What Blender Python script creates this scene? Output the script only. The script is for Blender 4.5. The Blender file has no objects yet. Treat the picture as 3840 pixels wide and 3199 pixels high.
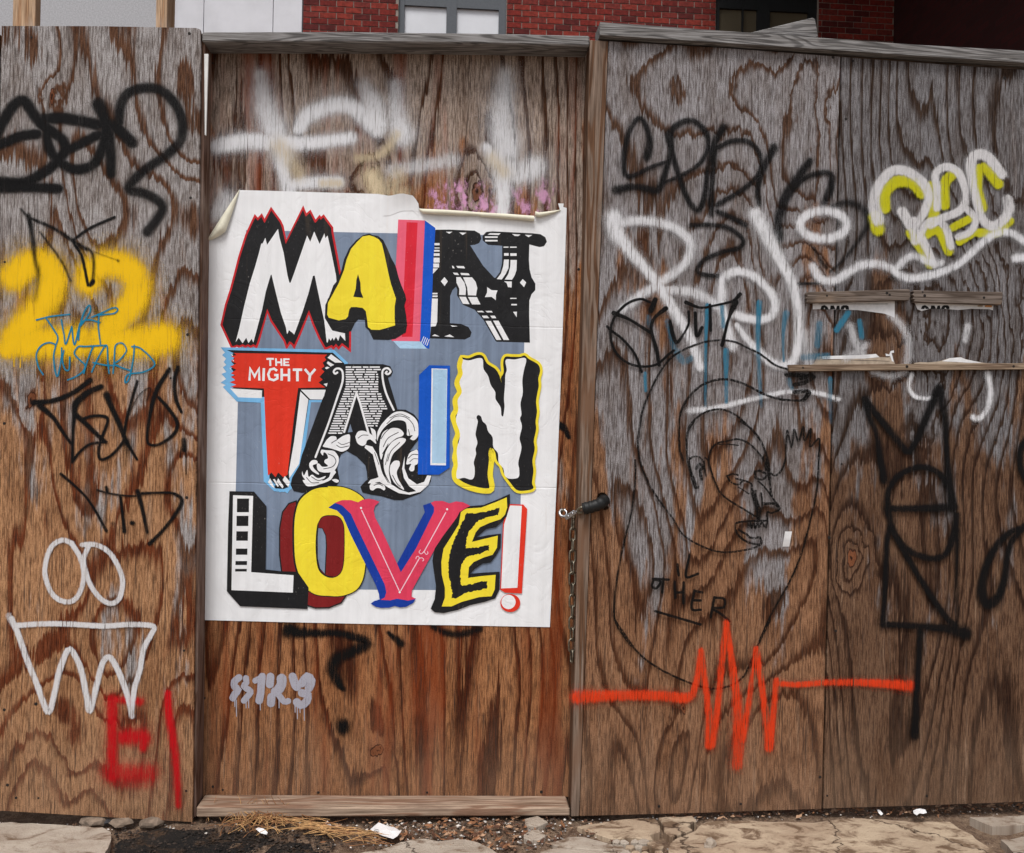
import bpy, bmesh, math, random
from mathutils import Vector, Matrix
from mathutils.geometry import tessellate_polygon

# ------------------------------------------------------------------ camera, sky, sun, exposure
scene = bpy.context.scene
COL = scene.collection
F_PX, W_PX, H_PX = 3300.0, 3840.0, 3199.0
YAW, ROLL = math.radians(4.0), math.radians(1.15)
CAM = Vector((0.0, -2.70, 1.21))
_f = Vector((math.sin(YAW), math.cos(YAW), 0.0))
_r = Vector((math.cos(YAW), -math.sin(YAW), 0.0))
_u = Vector((0.0, 0.0, 1.0))
CR = _r * math.cos(ROLL) + _u * math.sin(ROLL)
CU = _u * math.cos(ROLL) - _r * math.sin(ROLL)
cam_data = bpy.data.cameras.new("camera")
cam_data.sensor_width = 36.0
cam_data.lens = 36.0 * F_PX / W_PX
cam_data.clip_start, cam_data.clip_end = 0.05, 500.0
cam = bpy.data.objects.new("camera", cam_data)
COL.objects.link(cam)
cam.matrix_world = Matrix(((CR.x, CU.x, -_f.x, CAM.x), (CR.y, CU.y, -_f.y, CAM.y),
                           (CR.z, CU.z, -_f.z, CAM.z), (0, 0, 0, 1)))
scene.camera = cam

SUN_EL, SUN_AZ = math.radians(60), math.radians(200)      # azimuth clockwise from +Y
world = bpy.data.worlds.new("World")
scene.world = world
world.use_nodes = True
wn, wl = world.node_tree.nodes, world.node_tree.links
sky = wn.new("ShaderNodeTexSky")
sky.sky_type = 'NISHITA'
sky.sun_disc = False
sky.sun_elevation, sky.sun_rotation = SUN_EL, SUN_AZ
sky.dust_density, sky.air_density = 3.0, 1.0
hsv = wn.new("ShaderNodeHueSaturation")                    # overcast: the dome is almost grey
hsv.inputs['Saturation'].default_value = 0.22
bg = wn["Background"]
bg.inputs['Strength'].default_value = 0.09
wl.new(sky.outputs[0], hsv.inputs['Color'])
wl.new(hsv.outputs[0], bg.inputs['Color'])
sun_data = bpy.data.lights.new("sun", 'SUN')
sun_data.energy, sun_data.angle, sun_data.color = 1.5, math.radians(20), (1.0, 0.975, 0.94)
sun = bpy.data.objects.new("sun", sun_data)
COL.objects.link(sun)
_sd = Vector((math.sin(SUN_AZ) * math.cos(SUN_EL), math.cos(SUN_AZ) * math.cos(SUN_EL), math.sin(SUN_EL)))
sun.rotation_euler = _sd.to_track_quat('Z', 'Y').to_euler()
sun.location = (0, -6, 8)
scene.view_settings.view_transform = 'Standard'
scene.view_settings.look = 'None'
scene.view_settings.gamma = 1.0
scene.view_settings.exposure = 0.55
scene.cycles.transparent_max_bounces = 48
scene.cycles.max_bounces = 8

# ------------------------------------------------------------------ measuring: photograph point -> place on a surface
def _ray(px, py):
    return _f + CR * ((px - W_PX / 2) / F_PX) - CU * ((py - H_PX / 2) / F_PX)
def on_wall(px, py, Y=0.0):
    d = _ray(px, py); t = (Y - CAM.y) / d.y
    p = CAM + d * t
    return (p.x, p.z)
def on_ground(px, py, Z=0.0):
    d = _ray(px, py); t = (Z - CAM.z) / d.z
    p = CAM + d * t
    return (p.x, p.y)
MPP = 2.70 / F_PX           # metres per photograph pixel on the fence front

# ------------------------------------------------------------------ node helpers
def srgb(r, g, b):
    def c(v):
        v /= 255.0
        return v / 12.92 if v <= 0.04045 else ((v + 0.055) / 1.055) ** 2.4
    return (c(r), c(g), c(b), 1.0)

class NT:
    def __init__(s, name):
        s.m = bpy.data.materials.new(name)
        s.m.use_nodes = True
        s.n, s.l = s.m.node_tree.nodes, s.m.node_tree.links
        s.n.clear()
        s.out = s.n.new("ShaderNodeOutputMaterial")
    def put(s, sock, v):
        if isinstance(v, bpy.types.NodeSocket): s.l.new(v, sock)
        elif v is not None: sock.default_value = v
    def math(s, op, a, b=None, c=None, clamp=False):
        nd = s.n.new("ShaderNodeMath"); nd.operation = op; nd.use_clamp = clamp
        for i, v in enumerate((a, b, c)):
            if v is not None: s.put(nd.inputs[i], v)
        return nd.outputs[0]
    def add(s, a, b): return s.math('ADD', a, b)
    def sub(s, a, b): return s.math('SUBTRACT', a, b)
    def mul(s, a, b): return s.math('MULTIPLY', a, b)
    def pos(s):
        g = s.n.new("ShaderNodeNewGeometry"); sp = s.n.new("ShaderNodeSeparateXYZ")
        s.l.new(g.outputs['Position'], sp.inputs[0])
        return sp.outputs
    def vec(s, x, y, z):
        nd = s.n.new("ShaderNodeCombineXYZ")
        for i, v in enumerate((x, y, z)): s.put(nd.inputs[i], v)
        return nd.outputs[0]
    def noise(s, v, scale=1.0, detail=2.0, rough=0.5, dist=0.0):
        nd = s.n.new("ShaderNodeTexNoise")
        s.put(nd.inputs['Vector'], v)
        nd.inputs['Scale'].default_value = scale; nd.inputs['Detail'].default_value = detail
        nd.inputs['Roughness'].default_value = rough; nd.inputs['Distortion'].default_value = dist
        return nd.outputs['Fac']
    def voro(s, v, scale=1.0, feature='F1', out='Distance'):
        nd = s.n.new("ShaderNodeTexVoronoi"); nd.feature = feature
        s.put(nd.inputs['Vector'], v); nd.inputs['Scale'].default_value = scale
        return nd.outputs[out]
    def ss(s, v, a, b, lo=0.0, hi=1.0):
        nd = s.n.new("ShaderNodeMapRange"); nd.interpolation_type = 'SMOOTHSTEP'
        s.put(nd.inputs[0], v)
        for i, q in enumerate((a, b, lo, hi)): nd.inputs[i + 1].default_value = q
        return nd.outputs[0]
    def lin(s, v, a, b, lo=0.0, hi=1.0):
        nd = s.n.new("ShaderNodeMapRange"); s.put(nd.inputs[0], v)
        for i, q in enumerate((a, b, lo, hi)): nd.inputs[i + 1].default_value = q
        return nd.outputs[0]
    def mix(s, f, a, b, mode='MIX'):
        nd = s.n.new("ShaderNodeMix"); nd.data_type = 'RGBA'; nd.blend_type = mode
        s.put(nd.inputs['Factor'], f); s.put(nd.inputs['A'], a) if False else None
        ia = [i for i in nd.inputs if i.name == 'A' and i.type == 'RGBA'][0]
        ib = [i for i in nd.inputs if i.name == 'B' and i.type == 'RGBA'][0]
        s.put(ia, a); s.put(ib, b)
        return [o for o in nd.outputs if o.type == 'RGBA'][0]
    def attr(s, name):
        nd = s.n.new("ShaderNodeAttribute"); nd.attribute_name = name
        return nd.outputs['Fac']
    def bump(s, h, strength=0.5, dist=0.002):
        nd = s.n.new("ShaderNodeBump"); s.put(nd.inputs['Height'], h)
        nd.inputs['Strength'].default_value = strength; nd.inputs['Distance'].default_value = dist
        return nd.outputs[0]
    def bsdf(s, col, rough=0.8, bump=None, metal=0.0, spec=0.3, alpha=None):
        nd = s.n.new("ShaderNodeBsdfPrincipled")
        s.put(nd.inputs['Base Color'], col); s.put(nd.inputs['Roughness'], rough)
        s.put(nd.inputs['Metallic'], metal); s.put(nd.inputs['Specular IOR Level'], spec)
        if bump is not None: s.put(nd.inputs['Normal'], bump)
        if alpha is not None: s.put(nd.inputs['Alpha'], alpha)
        s.l.new(nd.outputs[0], s.out.inputs[0])
        return s.m

# ------------------------------------------------------------------ materials
def wood_fibre(t, x, z, seed):
    """fine upright fibre and the dark hairline checks of weathered veneer"""
    fib = t.noise(t.vec(t.mul(x, 230.0), seed, t.mul(z, 20.0)), 1.0, 3.0, 0.75)
    chk = t.noise(t.vec(t.mul(x, 260.0), seed + 7.3, t.mul(z, 8.0)), 1.0, 2.0, 0.55)
    crack = t.ss(chk, 0.59, 0.68)
    return fib, crack

def plywood(name, seed, knots=(), grey_z=(0.9, 2.1), early=(150, 120, 100), late=(122, 74, 46),
            grey=(152, 147, 148), glate=(104, 84, 71), bands=9.0, xs=2.4, zs=0.8, stain=None, slope=0.0, wide=0.5, soft=0.35):
    """rotary-cut fir veneer: ragged contour lines of latewood, weathered grey where the sun and rain reach most"""
    t = NT(name)
    P = t.pos(); x, z = P[0], P[2]
    fib, crack = wood_fibre(t, x, z, seed)
    f0 = t.sub(fib, 0.5)
    rag = t.sub(t.noise(t.vec(t.mul(x, 75.0), seed + 3.1, t.mul(z, 3.0)), 1.0, 3.0, 0.7), 0.5)
    g = t.noise(t.vec(t.mul(x, xs), seed, t.mul(z, zs)), 1.0, 1.2, 0.4, 0.35)
    wx = t.mul(t.sub(t.noise(t.vec(t.mul(x, 16.0), seed + 2, t.mul(z, 9.0)), 1.0, 3.0, 0.6), 0.5), 0.09)
    kmask = None
    for (kx, kz, kr, ka) in knots:
        dx = t.add(t.sub(x, kx), wx); dz = t.mul(t.add(t.sub(z, kz), wx), 0.55)
        d2 = t.add(t.mul(dx, dx), t.mul(dz, dz))
        w = t.math('EXPONENT', t.mul(d2, -1.0 / (kr * kr)))
        g = t.add(g, t.mul(w, ka))
        if kr > 0.06: continue                      # a swirl in the grain without a knot
        core = t.math('EXPONENT', t.mul(t.add(d2, t.mul(rag, 0.0002)), -1.0 / (kr * kr * 0.10)))
        kmask = core if kmask is None else t.math('MAXIMUM', kmask, core)
    ph = t.add(t.mul(t.add(g, t.mul(x, slope)), bands), t.mul(rag, 0.75))
    fr = t.math('FRACT', ph)
    line = t.mul(t.ss(fr, 1.0 - wide - soft, 1.0 - wide * 0.5), t.ss(fr, 1.0, 0.93))
    med = t.noise(t.vec(t.mul(x, 9.0), seed + 13, t.mul(z, 2.2)), 1.0, 4.0, 0.65)
    line = t.mul(line, t.ss(t.add(med, t.mul(f0, 0.35)), 0.25, 0.45, 0.5, 1.0))
    big = t.noise(t.vec(t.mul(x, 5.5), seed + 5, t.mul(z, 1.35)), 1.0, 4.0, 0.6)
    zz = t.add(z, t.add(t.mul(t.sub(big, 0.5), 5.2), t.add(t.mul(rag, 0.75), t.mul(f0, 0.35))))
    mid = 0.5 * (grey_z[0] + grey_z[1]); hw = 0.10 * (grey_z[1] - grey_z[0])
    W = t.ss(zz, mid - hw, mid + hw)
    ce = t.mix(W, srgb(*early), srgb(*grey))
    cl = t.mix(W, srgb(*late), srgb(*glate))
    col = t.mix(line, ce, cl)
    pale = t.noise(t.vec(t.mul(x, 60.0), seed + 9, t.mul(z, 2.6)), 1.0, 3.0, 0.65)
    col = t.mix(t.mul(t.ss(pale, 0.56, 0.70), t.sub(0.42, t.mul(line, 0.34))), col, t.mix(W, srgb(186, 158, 134), srgb(196, 192, 194)))
    col = t.mix(t.ss(pale, 0.44, 0.30, 0.0, 0.30), col, srgb(98, 80, 68))
    col = t.mix(1.0, col, t.mix(t.ss(fib, 0.36, 0.60), srgb(166, 158, 154), srgb(255, 255, 255)), 'MULTIPLY')
    if stain:                                       # rusty water runs with a shape of their own
        c, amt, sx, sz, lo, hi = stain
        sn = t.noise(t.vec(t.mul(x, sx), seed + 21, t.mul(z, sz)), 1.0, 4.0, 0.65)
        col = t.mix(t.ss(t.add(sn, t.mul(f0, 0.15)), lo, hi, 0.0, amt), col, srgb(*c))
    foot = t.ss(t.add(z, t.mul(t.sub(med, 0.5), 0.6)), 0.40, 0.02, 0.0, 0.35)   # rain-splash dirt
    col = t.mix(foot, col, srgb(146, 122, 102))
    if kmask is not None:
        col = t.mix(t.ss(kmask, 0.30, 0.5, 0.0, 0.85), col, srgb(136, 84, 56))
        col = t.mix(t.mul(t.ss(kmask, 0.28, 0.36), t.ss(kmask, 0.50, 0.40)), col, srgb(62, 36, 25))
        col = t.mix(t.ss(t.add(kmask, t.mul(rag, 0.5)), 0.86, 0.98, 0.0, 0.9), col, srgb(30, 18, 14))
    grime = t.noise(t.vec(t.mul(x, 11.0), seed + 31, t.mul(z, 3.4)), 1.0, 5.0, 0.7)
    col = t.mix(1.0, col, t.mix(t.ss(t.add(grime, t.mul(f0, 0.2)), 0.34, 0.60), srgb(214, 206, 200), srgb(255, 255, 255)), 'MULTIPLY')
    sp = t.noise(t.vec(t.mul(x, 520.0), seed, t.mul(z, 300.0)), 1.0, 2.0, 0.7)
    col = t.mix(1.0, col, t.mix(t.ss(sp, 0.35, 0.62), srgb(198, 192, 188), srgb(255, 255, 255)), 'MULTIPLY')
    cd = t.mul(crack, t.ss(big, 0.3, 0.7, 0.35, 0.8))
    col = t.mix(cd, col, srgb(60, 48, 43))
    h = t.add(t.mul(fib, 0.6), t.add(t.mul(line, 0.7), t.mul(crack, -1.2)))
    return t.bsdf(col, 0.88, t.bump(h, 0.6, 0.0016), spec=0.15)

def lumber(name, seed, axis, base, dark, grain=1.0, streak=None):
    """sawn board; axis 0 = runs along x, 2 = upright"""
    t = NT(name)
    P = t.pos()
    a = P[axis]; c1, c2 = (P[1], P[2]) if axis == 0 else (P[0], P[1])
    L = t.mul(a, 1.6)
    g = t.noise(t.vec(L, t.mul(c1, 26.0), t.add(t.mul(c2, 26.0), seed)), 1.0, 2.0, 0.5, 0.5)
    s = t.math('SINE', t.mul(g, 62.0 * grain))
    fib = t.noise(t.vec(t.mul(a, 9.0), t.mul(c1, 260.0), t.add(t.mul(c2, 260.0), seed)), 1.0, 3.0, 0.6)
    col = t.mix(t.ss(t.add(s, t.sub(fib, 0.5)), -0.2, 0.9), srgb(*base), srgb(*dark))
    col = t.mix(1.0, col, t.mix(t.ss(fib, 0.3, 0.7), srgb(176, 172, 168), srgb(255, 255, 255)), 'MULTIPLY')
    bl = t.noise(t.vec(t.mul(a, 3.0), t.mul(c1, 8.0), t.add(t.mul(c2, 8.0), seed + 4)), 1.0, 4.0, 0.6)
    if streak:
        col = t.mix(t.ss(bl, 0.5, 0.68, 0.0, 0.75), col, srgb(*streak))
    return t.bsdf(col, 0.88, t.bump(t.add(fib, t.mul(s, 0.3)), 0.5, 0.0012), spec=0.15)

def paint(name, col, soft=0.5, grain=0.75, speck=0.25, seed=0.0, rough=0.6, patch=0.0, dash=0.0):
    """spray or marker paint: mesh attribute 'edge' is 0 at the rim and 1 along the middle of the stroke"""
    t = NT(name)
    P = t.pos(); x, z = P[0], P[2]
    e = t.attr('edge'); op = t.attr('op')
    fib, crack = wood_fibre(t, x, z, 2.0 + seed)
    sp = t.noise(t.vec(t.mul(x, 420.0), seed, t.mul(z, 420.0)), 1.0, 2.0, 0.7)
    v = t.add(e, t.mul(t.sub(sp, 0.5), speck))
    v = t.add(v, t.mul(t.sub(fib, 0.5), speck * 1.3))
    a = t.ss(v, 0.02, 0.04 + soft)
    a = t.mul(a, op)
    a = t.mul(a, t.sub(1.0, t.mul(crack, grain)))
    a = t.mul(a, t.ss(fib, 0.30, 0.56, 1.0 - 0.55 * grain, 1.0))
    dn = t.noise(t.vec(t.mul(x, 22.0), seed + 5, t.mul(z, 11.0)), 1.0, 4.0, 0.65)
    a = t.mul(a, t.ss(dn, 0.25, 0.52, 0.72, 1.0))
    if dash:
        dd = t.noise(t.vec(t.mul(x, 190.0), seed + 8, t.mul(z, 150.0)), 1.0, 2.0, 0.6)
        a = t.mul(a, t.ss(dd, 0.28 + 0.1 * dash, 0.46 + 0.1 * dash))
    if patch:
        pn = t.noise(t.vec(t.mul(x, 26.0), seed + 3, t.mul(z, 14.0)), 1.0, 4.0, 0.65)
        a = t.mul(a, t.ss(pn, 0.5 - 0.18 * (1 - patch), 0.5 + 0.12))
    # droplets: each spot is either covered or bare
    hf = t.noise(t.vec(t.mul(x, 1250.0), seed, t.mul(z, 1250.0)), 1.0, 0.0, 0.5)
    a = t.math('GREATER_THAN', a, t.lin(hf, 0.27, 0.73, 0.02, 0.97))
    return t.bsdf(srgb(*col), rough, alpha=a, spec=0.12)

def flat(name, col, rough=0.8, var=0.12, scale=40.0, metal=0.0, spec=0.3, bump=0.0):
    t = NT(name)
    g = t.n.new("ShaderNodeNewGeometry")
    nz = t.noise(g.outputs['Position'], scale, 4.0, 0.6)
    c = srgb(*col)
    lo = tuple(v * (1 - var * 1.6) for v in c[:3]) + (1,)
    hi = tuple(min(1, v * (1 + var)) for v in c[:3]) + (1,)
    colr = t.mix(t.ss(nz, 0.3, 0.7), lo, hi)
    b = t.bump(nz, bump, 0.003) if bump else None
    return t.bsdf(colr, rough, b, metal=metal, spec=spec)

def ink(name, col, fade=0.5):
    """printed paper: one ink with paper grain, faint stains, creases and the veneer showing through"""
    t = NT(name)
    P = t.pos(); x, z = P[0], P[2]
    st = t.noise(t.vec(t.mul(x, 48.0), 1.0, t.mul(z, 1.6)), 1.0, 3.0, 0.6)
    bl = t.noise(t.vec(t.mul(x, 3.5), 4.0, t.mul(z, 2.5)), 1.0, 4.0, 0.6)
    dn = t.noise(t.vec(t.mul(x, 60.0), 6.0, t.mul(z, 2.4)), 1.0, 2.0, 0.5)
    c = srgb(*col)
    lo = tuple(v * (1 - 0.20 * fade) for v in c[:3]) + (1,)
    hi = tuple(min(0.9, v * (1 + 0.10 * fade) + 0.004 * fade) for v in c[:3]) + (1,)
    cc = t.mix(t.ss(t.add(t.mul(st, 0.5), t.mul(bl, 0.5)), 0.36, 0.62), lo, hi)
    run = t.mul(t.ss(dn, 0.60, 0.74), t.ss(bl, 0.42, 0.7))
    cc = t.mix(t.mul(run, 0.30), cc, t.mix(0.4, cc, srgb(178, 146, 104)))
    sc = t.noise(t.vec(t.mul(x, 210.0), 8.0, t.mul(z, 90.0)), 1.0, 4.0, 0.7)
    cc = t.mix(t.mul(t.ss(sc, 0.63, 0.70), t.ss(bl, 0.44, 0.62, 0.08, 0.6)), cc, srgb(196, 192, 186))
    wr = t.noise(t.vec(t.mul(x, 9.0), 2.0, t.mul(z, 7.0)), 1.0, 3.0, 0.55, 0.8)
    fold = t.math('ABSOLUTE', t.sub(wr, 0.5))
    fold = t.ss(fold, 0.0, 0.02)
    fl = t.math('PINGPONG', t.add(z, t.mul(wr, 0.006)), 0.255)
    fl = t.ss(fl, 0.0, 0.0035)
    h = t.add(t.mul(fold, 0.12), t.add(t.mul(t.mul(fl, 0.4), t.ss(bl, 0.35, 0.6)), t.add(t.mul(st, 0.45), t.mul(wr, 2.2))))
    return t.bsdf(cc, 0.62, t.bump(h, 0.55, 0.004), spec=0.25)

# ------------------------------------------------------------------ object helpers
def tag(o, label=None, cat=None, group=None, kind=None):
    if label: o["label"] = label
    if cat: o["category"] = cat
    if group: o["group"] = group
    if kind: o["kind"] = kind
    return o
def thing(name, loc, label, cat, group=None):
    o = bpy.data.objects.new(name, None)
    o.empty_display_size = 0.05
    o.location = loc
    COL.objects.link(o)
    return tag(o, label, cat, group)
def build(name, verts, faces, mats, root=None, parent=None, attrs=None, midx=None, smooth=False, uvless=True):
    """mesh from world-space vertices; root gives the origin, parent the object it belongs to"""
    me = bpy.data.meshes.new(name)
    o = Vector(root.location) if root is not None else Vector((0, 0, 0))
    me.from_pydata([tuple(Vector(v) - o) for v in verts], [], faces)
    for m in (mats if isinstance(mats, (list, tuple)) else [mats]): me.materials.append(m)
    if midx: me.polygons.foreach_set("material_index", midx)
    for k, vals in (attrs or {}).items():
        at = me.attributes.new(k, 'FLOAT', 'POINT')
        at.data.foreach_set("value", vals)
    if smooth: me.polygons.foreach_set("use_smooth", [True] * len(me.polygons))
    me.update()
    ob = bpy.data.objects.new(name, me)
    COL.objects.link(ob)
    if parent is None: parent = root
    if parent is not None: ob.parent = parent
    return ob
def solo(name, verts, faces, mats, label, cat, group=None, base=None, **kw):
    """a thing that is one mesh, its origin at its base"""
    vs = [Vector(v) for v in verts]
    if base is None:
        n = len(vs)
        base = Vector((sum(v.x for v in vs) / n, sum(v.y for v in vs) / n, min(v.z for v in vs)))
    class R: location = base
    ob = build(name, vs, faces, mats, root=None, **kw)
    ob.data.transform(Matrix.Translation(-Vector(base)))
    ob.location = base
    return tag(ob, label, cat, group)
def orient(poly):
    a = sum(poly[i][0] * poly[(i + 1) % len(poly)][1] - poly[(i + 1) % len(poly)][0] * poly[i][1] for i in range(len(poly)))
    return poly if a > 0 else poly[::-1]
def tri(poly, holes=()):
    ring = [[Vector((p[0], p[1], 0)) for p in poly]] + [[Vector((p[0], p[1], 0)) for p in h] for h in holes]
    return tessellate_polygon(ring)
def prism(poly, y0, y1, holes=()):
    """upright sheet: outline in (x, z), front face at y0 (towards the street), back at y1"""
    poly = orient(list(poly)); holes = [orient(list(h))[::-1] for h in holes]
    allp = list(poly) + [p for h in holes for p in h]
    n = len(allp)
    V = [(p[0], y0, p[1]) for p in allp] + [(p[0], y1, p[1]) for p in allp]
    Fc = []
    for t3 in tri(poly, holes):
        a, b, c = t3
        pa, pb, pc = allp[a], allp[b], allp[c]
        if (pb[0] - pa[0]) * (pc[1] - pa[1]) - (pc[0] - pa[0]) * (pb[1] - pa[1]) < 0: b, c = c, b
        Fc.append((a, b, c)); Fc.append((a + n, c + n, b + n))
    k = 0
    for ring in [poly] + holes:
        m = len(ring)
        for i in range(m):
            a, b = k + i, k + (i + 1) % m
            Fc.append((a, a + n, b + n, b))
        k += m
    return V, Fc
def slab_mesh(poly, z0, z1):
    poly = orient(list(poly)); n = len(poly)
    V = [(p[0], p[1], z1) for p in poly] + [(p[0], p[1], z0) for p in poly]
    Fc = []
    for a, b, c in tri(poly):
        pa, pb, pc = poly[a], poly[b], poly[c]
        if (pb[0] - pa[0]) * (pc[1] - pa[1]) - (pc[0] - pa[0]) * (pb[1] - pa[1]) < 0: b, c = c, b
        Fc.append((a, b, c))
    for i in range(n):
        j = (i + 1) % n
        Fc.append((i, i + n, j + n, j))
    return V, Fc
def box(x0, x1, y0, y1, z0, z1):
    V = [(x0, y0, z0), (x1, y0, z0), (x1, y1, z0), (x0, y1, z0), (x0, y0, z1), (x1, y0, z1), (x1, y1, z1), (x0, y1, z1)]
    return V, [(0, 3, 2, 1), (4, 5, 6, 7), (0, 1, 5, 4), (1, 2, 6, 5), (2, 3, 7, 6), (3, 0, 4, 7)]
def merge(*parts):
    V, Fc = [], []
    for v, f in parts:
        k = len(V); V += list(v); Fc += [tuple(i + k for i in q) for q in f]
    return V, Fc
def tube(pts, rad, seg=8, closed=False, cap=True):
    pts = [Vector(p) for p in pts]; n = len(pts)
    rads = rad if isinstance(rad, (list, tuple)) else [rad] * n
    V, Fc = [], []
    prev = None
    for i, p in enumerate(pts):
        if closed: tg = pts[(i + 1) % n] - pts[i - 1]
        else: tg = pts[min(i + 1, n - 1)] - pts[max(i - 1, 0)]
        tg.normalize()
        if prev is None:
            ref = Vector((0, 0, 1)) if abs(tg.z) < 0.9 else Vector((1, 0, 0))
            u = tg.cross(ref).normalized()
        else:
            u = (prev - tg * prev.dot(tg)).normalized()
        prev = u; w = tg.cross(u)
        for k in range(seg):
            a = 2 * math.pi * k / seg
            V.append(tuple(p + (u * math.cos(a) + w * math.sin(a)) * rads[i]))
    m = n if closed else n - 1
    for i in range(m):
        j = (i + 1) % n
        for k in range(seg):
            l = (k + 1) % seg
            Fc.append((i * seg + k, i * seg + l, j * seg + l, j * seg + k))
    if cap and not closed:
        Fc.append(tuple(range(seg))[::-1]); Fc.append(tuple((n - 1) * seg + k for k in range(seg)))
    return V, Fc
def bevelled(ob, w=0.002, seg=2):
    md = ob.modifiers.new("bevel", 'BEVEL'); md.width = w; md.segments = seg; md.limit_method = 'ANGLE'
    return ob

# ------------------------------------------------------------------ strokes (paint and print on flat surfaces)
def smooth_path(pts, step):
    """Catmull-Rom through the points, resampled"""
    P = [Vector((p[0], p[1])) for p in pts]
    if len(P) == 1: return P
    out = []
    for i in range(len(P) - 1):
        p0 = P[i - 1] if i > 0 else P[0] * 2 - P[1]
        p1, p2 = P[i], P[i + 1]
        p3 = P[i + 2] if i + 2 < len(P) else P[-1] * 2 - P[-2]
        n = max(2, int((p2 - p1).length / step))
        for k in range(n):
            t = k / n
            out.append(0.5 * (2 * p1 + (p2 - p0) * t + (2 * p0 - 5 * p1 + 4 * p2 - p3) * t * t + (3 * p1 - p0 - 3 * p2 + p3) * t ** 3))
    out.append(P[-1])
    return out
def straight_path(pts): return [Vector((p[0], p[1])) for p in pts]

class Layer:
    """collects flat pieces that lie on one upright surface at Y, each a hair in front of the last"""
    def __init__(s, Y, lift=0.0004, step=0.00012):
        s.Y, s.lift, s.step, s.k = Y, lift, step, 0
        s.reset()
    def reset(s): s.V, s.F, s.E, s.O, s.M, s.mats = [], [], [], [], [], []
    def _mi(s, mat):
        if mat not in s.mats: s.mats.append(mat)
        return s.mats.index(mat)
    def depth(s):
        s.k += 1
        return s.Y - s.lift - s.k * s.step
    def poly(s, pts, mat):
        y = s.depth(); mi = s._mi(mat); k = len(s.V)
        q = orient([on_wall(p[0], p[1], s.Y) for p in pts])
        s.V += [(p[0], y, p[1]) for p in q]; s.E += [1.0] * len(q); s.O += [1.0] * len(q)
        for a, b, c in tri(q):
            pa, pb, pc = q[a], q[b], q[c]
            if (pb[0] - pa[0]) * (pc[1] - pa[1]) - (pc[0] - pa[0]) * (pb[1] - pa[1]) < 0: b, c = c, b
            s.F.append((k + a, k + b, k + c)); s.M.append(mi)
    def stroke(s, pts, w, mat, op=1.0, smooth=True, spread=1.0, ends=None, closed=False, cap=True, step=None):
        """w: width in photograph pixels (number or one per point); op: opacity (number or (start, end))"""
        y = s.depth(); mi = s._mi(mat)
        if closed: pts = list(pts) + [pts[0]]
        if isinstance(w, (list, tuple)):
            ws = list(w)
        else: ws = [w] * len(pts)
        ws = [q * 1.22 for q in ws] if spread > 1.0 else ws
        wm = max(ws)
        st = step or max(3.0, min(12.0, wm * 0.35))
        path = smooth_path(pts, st) if smooth else straight_path(pts)
        # width and opacity along the path
        L = [0.0]
        for i in range(1, len(path)): L.append(L[-1] + (path[i] - path[i - 1]).length)
        T = L[-1] or 1.0
        CL = [0.0]
        for i in range(1, len(pts)): CL.append(CL[-1] + math.dist(pts[i], pts[i - 1]))
        CT = CL[-1] or 1.0
        def width(u):
            for i in range(1, len(CL)):
                if u <= CL[i] / CT + 1e-9:
                    a, b = CL[i - 1] / CT, CL[i] / CT
                    return ws[i - 1] + (ws[i] - ws[i - 1]) * ((u - a) / (b - a) if b > a else 0)
            return ws[-1]
        o0, o1 = op if isinstance(op, (list, tuple)) else (op, op)
        V0 = len(s.V); n = len(path)
        def add(px, py, e, o, dy):
            X, Z = on_wall(px, py, s.Y); s.V.append((X, y - dy, Z)); s.E.append(e); s.O.append(o)
        nrm = []
        for i in range(n):
            if n == 1: nrm.append(Vector((0, 1))); continue
            d0 = (path[i] - path[i - 1]).normalized() if i > 0 else None
            d1 = (path[i + 1] - path[i]).normalized() if i < n - 1 else None
            if closed and i == 0: d0 = (path[-1] - path[-2]).normalized()
            if closed and i == n - 1: d1 = (path[1] - path[0]).normalized()
            d0 = d0 or d1; d1 = d1 or d0
            t = d0 + d1
            if t.length < 1e-6: t = d1
            t.normalize()
            nn = Vector((-t.y, t.x))
            m = max(0.45, abs(nn.dot(Vector((-d1.y, d1.x)))))
            nrm.append(nn * ((1.0 / m) if not smooth else 1.0))
        for i, p in enumerate(path):
            u = L[i] / T; h = width(u) * 0.5 * spread; o = o0 + (o1 - o0) * u; dy = u * 0.00002
            a, b = p + nrm[i] * h, p - nrm[i] * h
            add(a.x, a.y, 0.0, o, dy); add(p.x, p.y, 1.0, o, dy); add(b.x, b.y, 0.0, o, dy)
        for i in range(n - 1):
            for c in (0, 1):
                q = (V0 + i * 3 + c, V0 + (i + 1) * 3 + c, V0 + (i + 1) * 3 + c + 1, V0 + i * 3 + c + 1)
                s.F.append(q); s.M.append(mi)
        if cap and not closed:
            for endi, sg in ((0, -1), (n - 1, 1)):
                p = path[endi]; nn = nrm[endi].normalized(); d = Vector((nn.y, -nn.x)) * sg
                u = L[endi] / T; h = width(u) * 0.5 * spread; o = o0 if endi == 0 else o1; dy = u * 0.00002
                k = len(s.V); m = 8
                full = (n == 1)
                for j in range(m + 1):
                    a = math.pi * j / m
                    q = p + nn * (h * math.cos(a)) + d * (h * math.sin(a))
                    add(q.x, q.y, 0.0, o, dy)
                ci = V0 + endi * 3 + 1
                for j in range(m):
                    s.F.append((ci, k + j, k + j + 1)); s.M.append(mi)
    def done(s, name, root, parent=None, label=None):
        ob = build(name, s.V, s.F, s.mats, root, parent, {'edge': s.E, 'op': s.O}, s.M)
        if label: ob["label"] = label
        s.reset()
        return ob
def Zm(ox, oy, sc):
    return lambda *p: [(ox + a / sc, oy + b / sc) for a, b in p]
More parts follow.
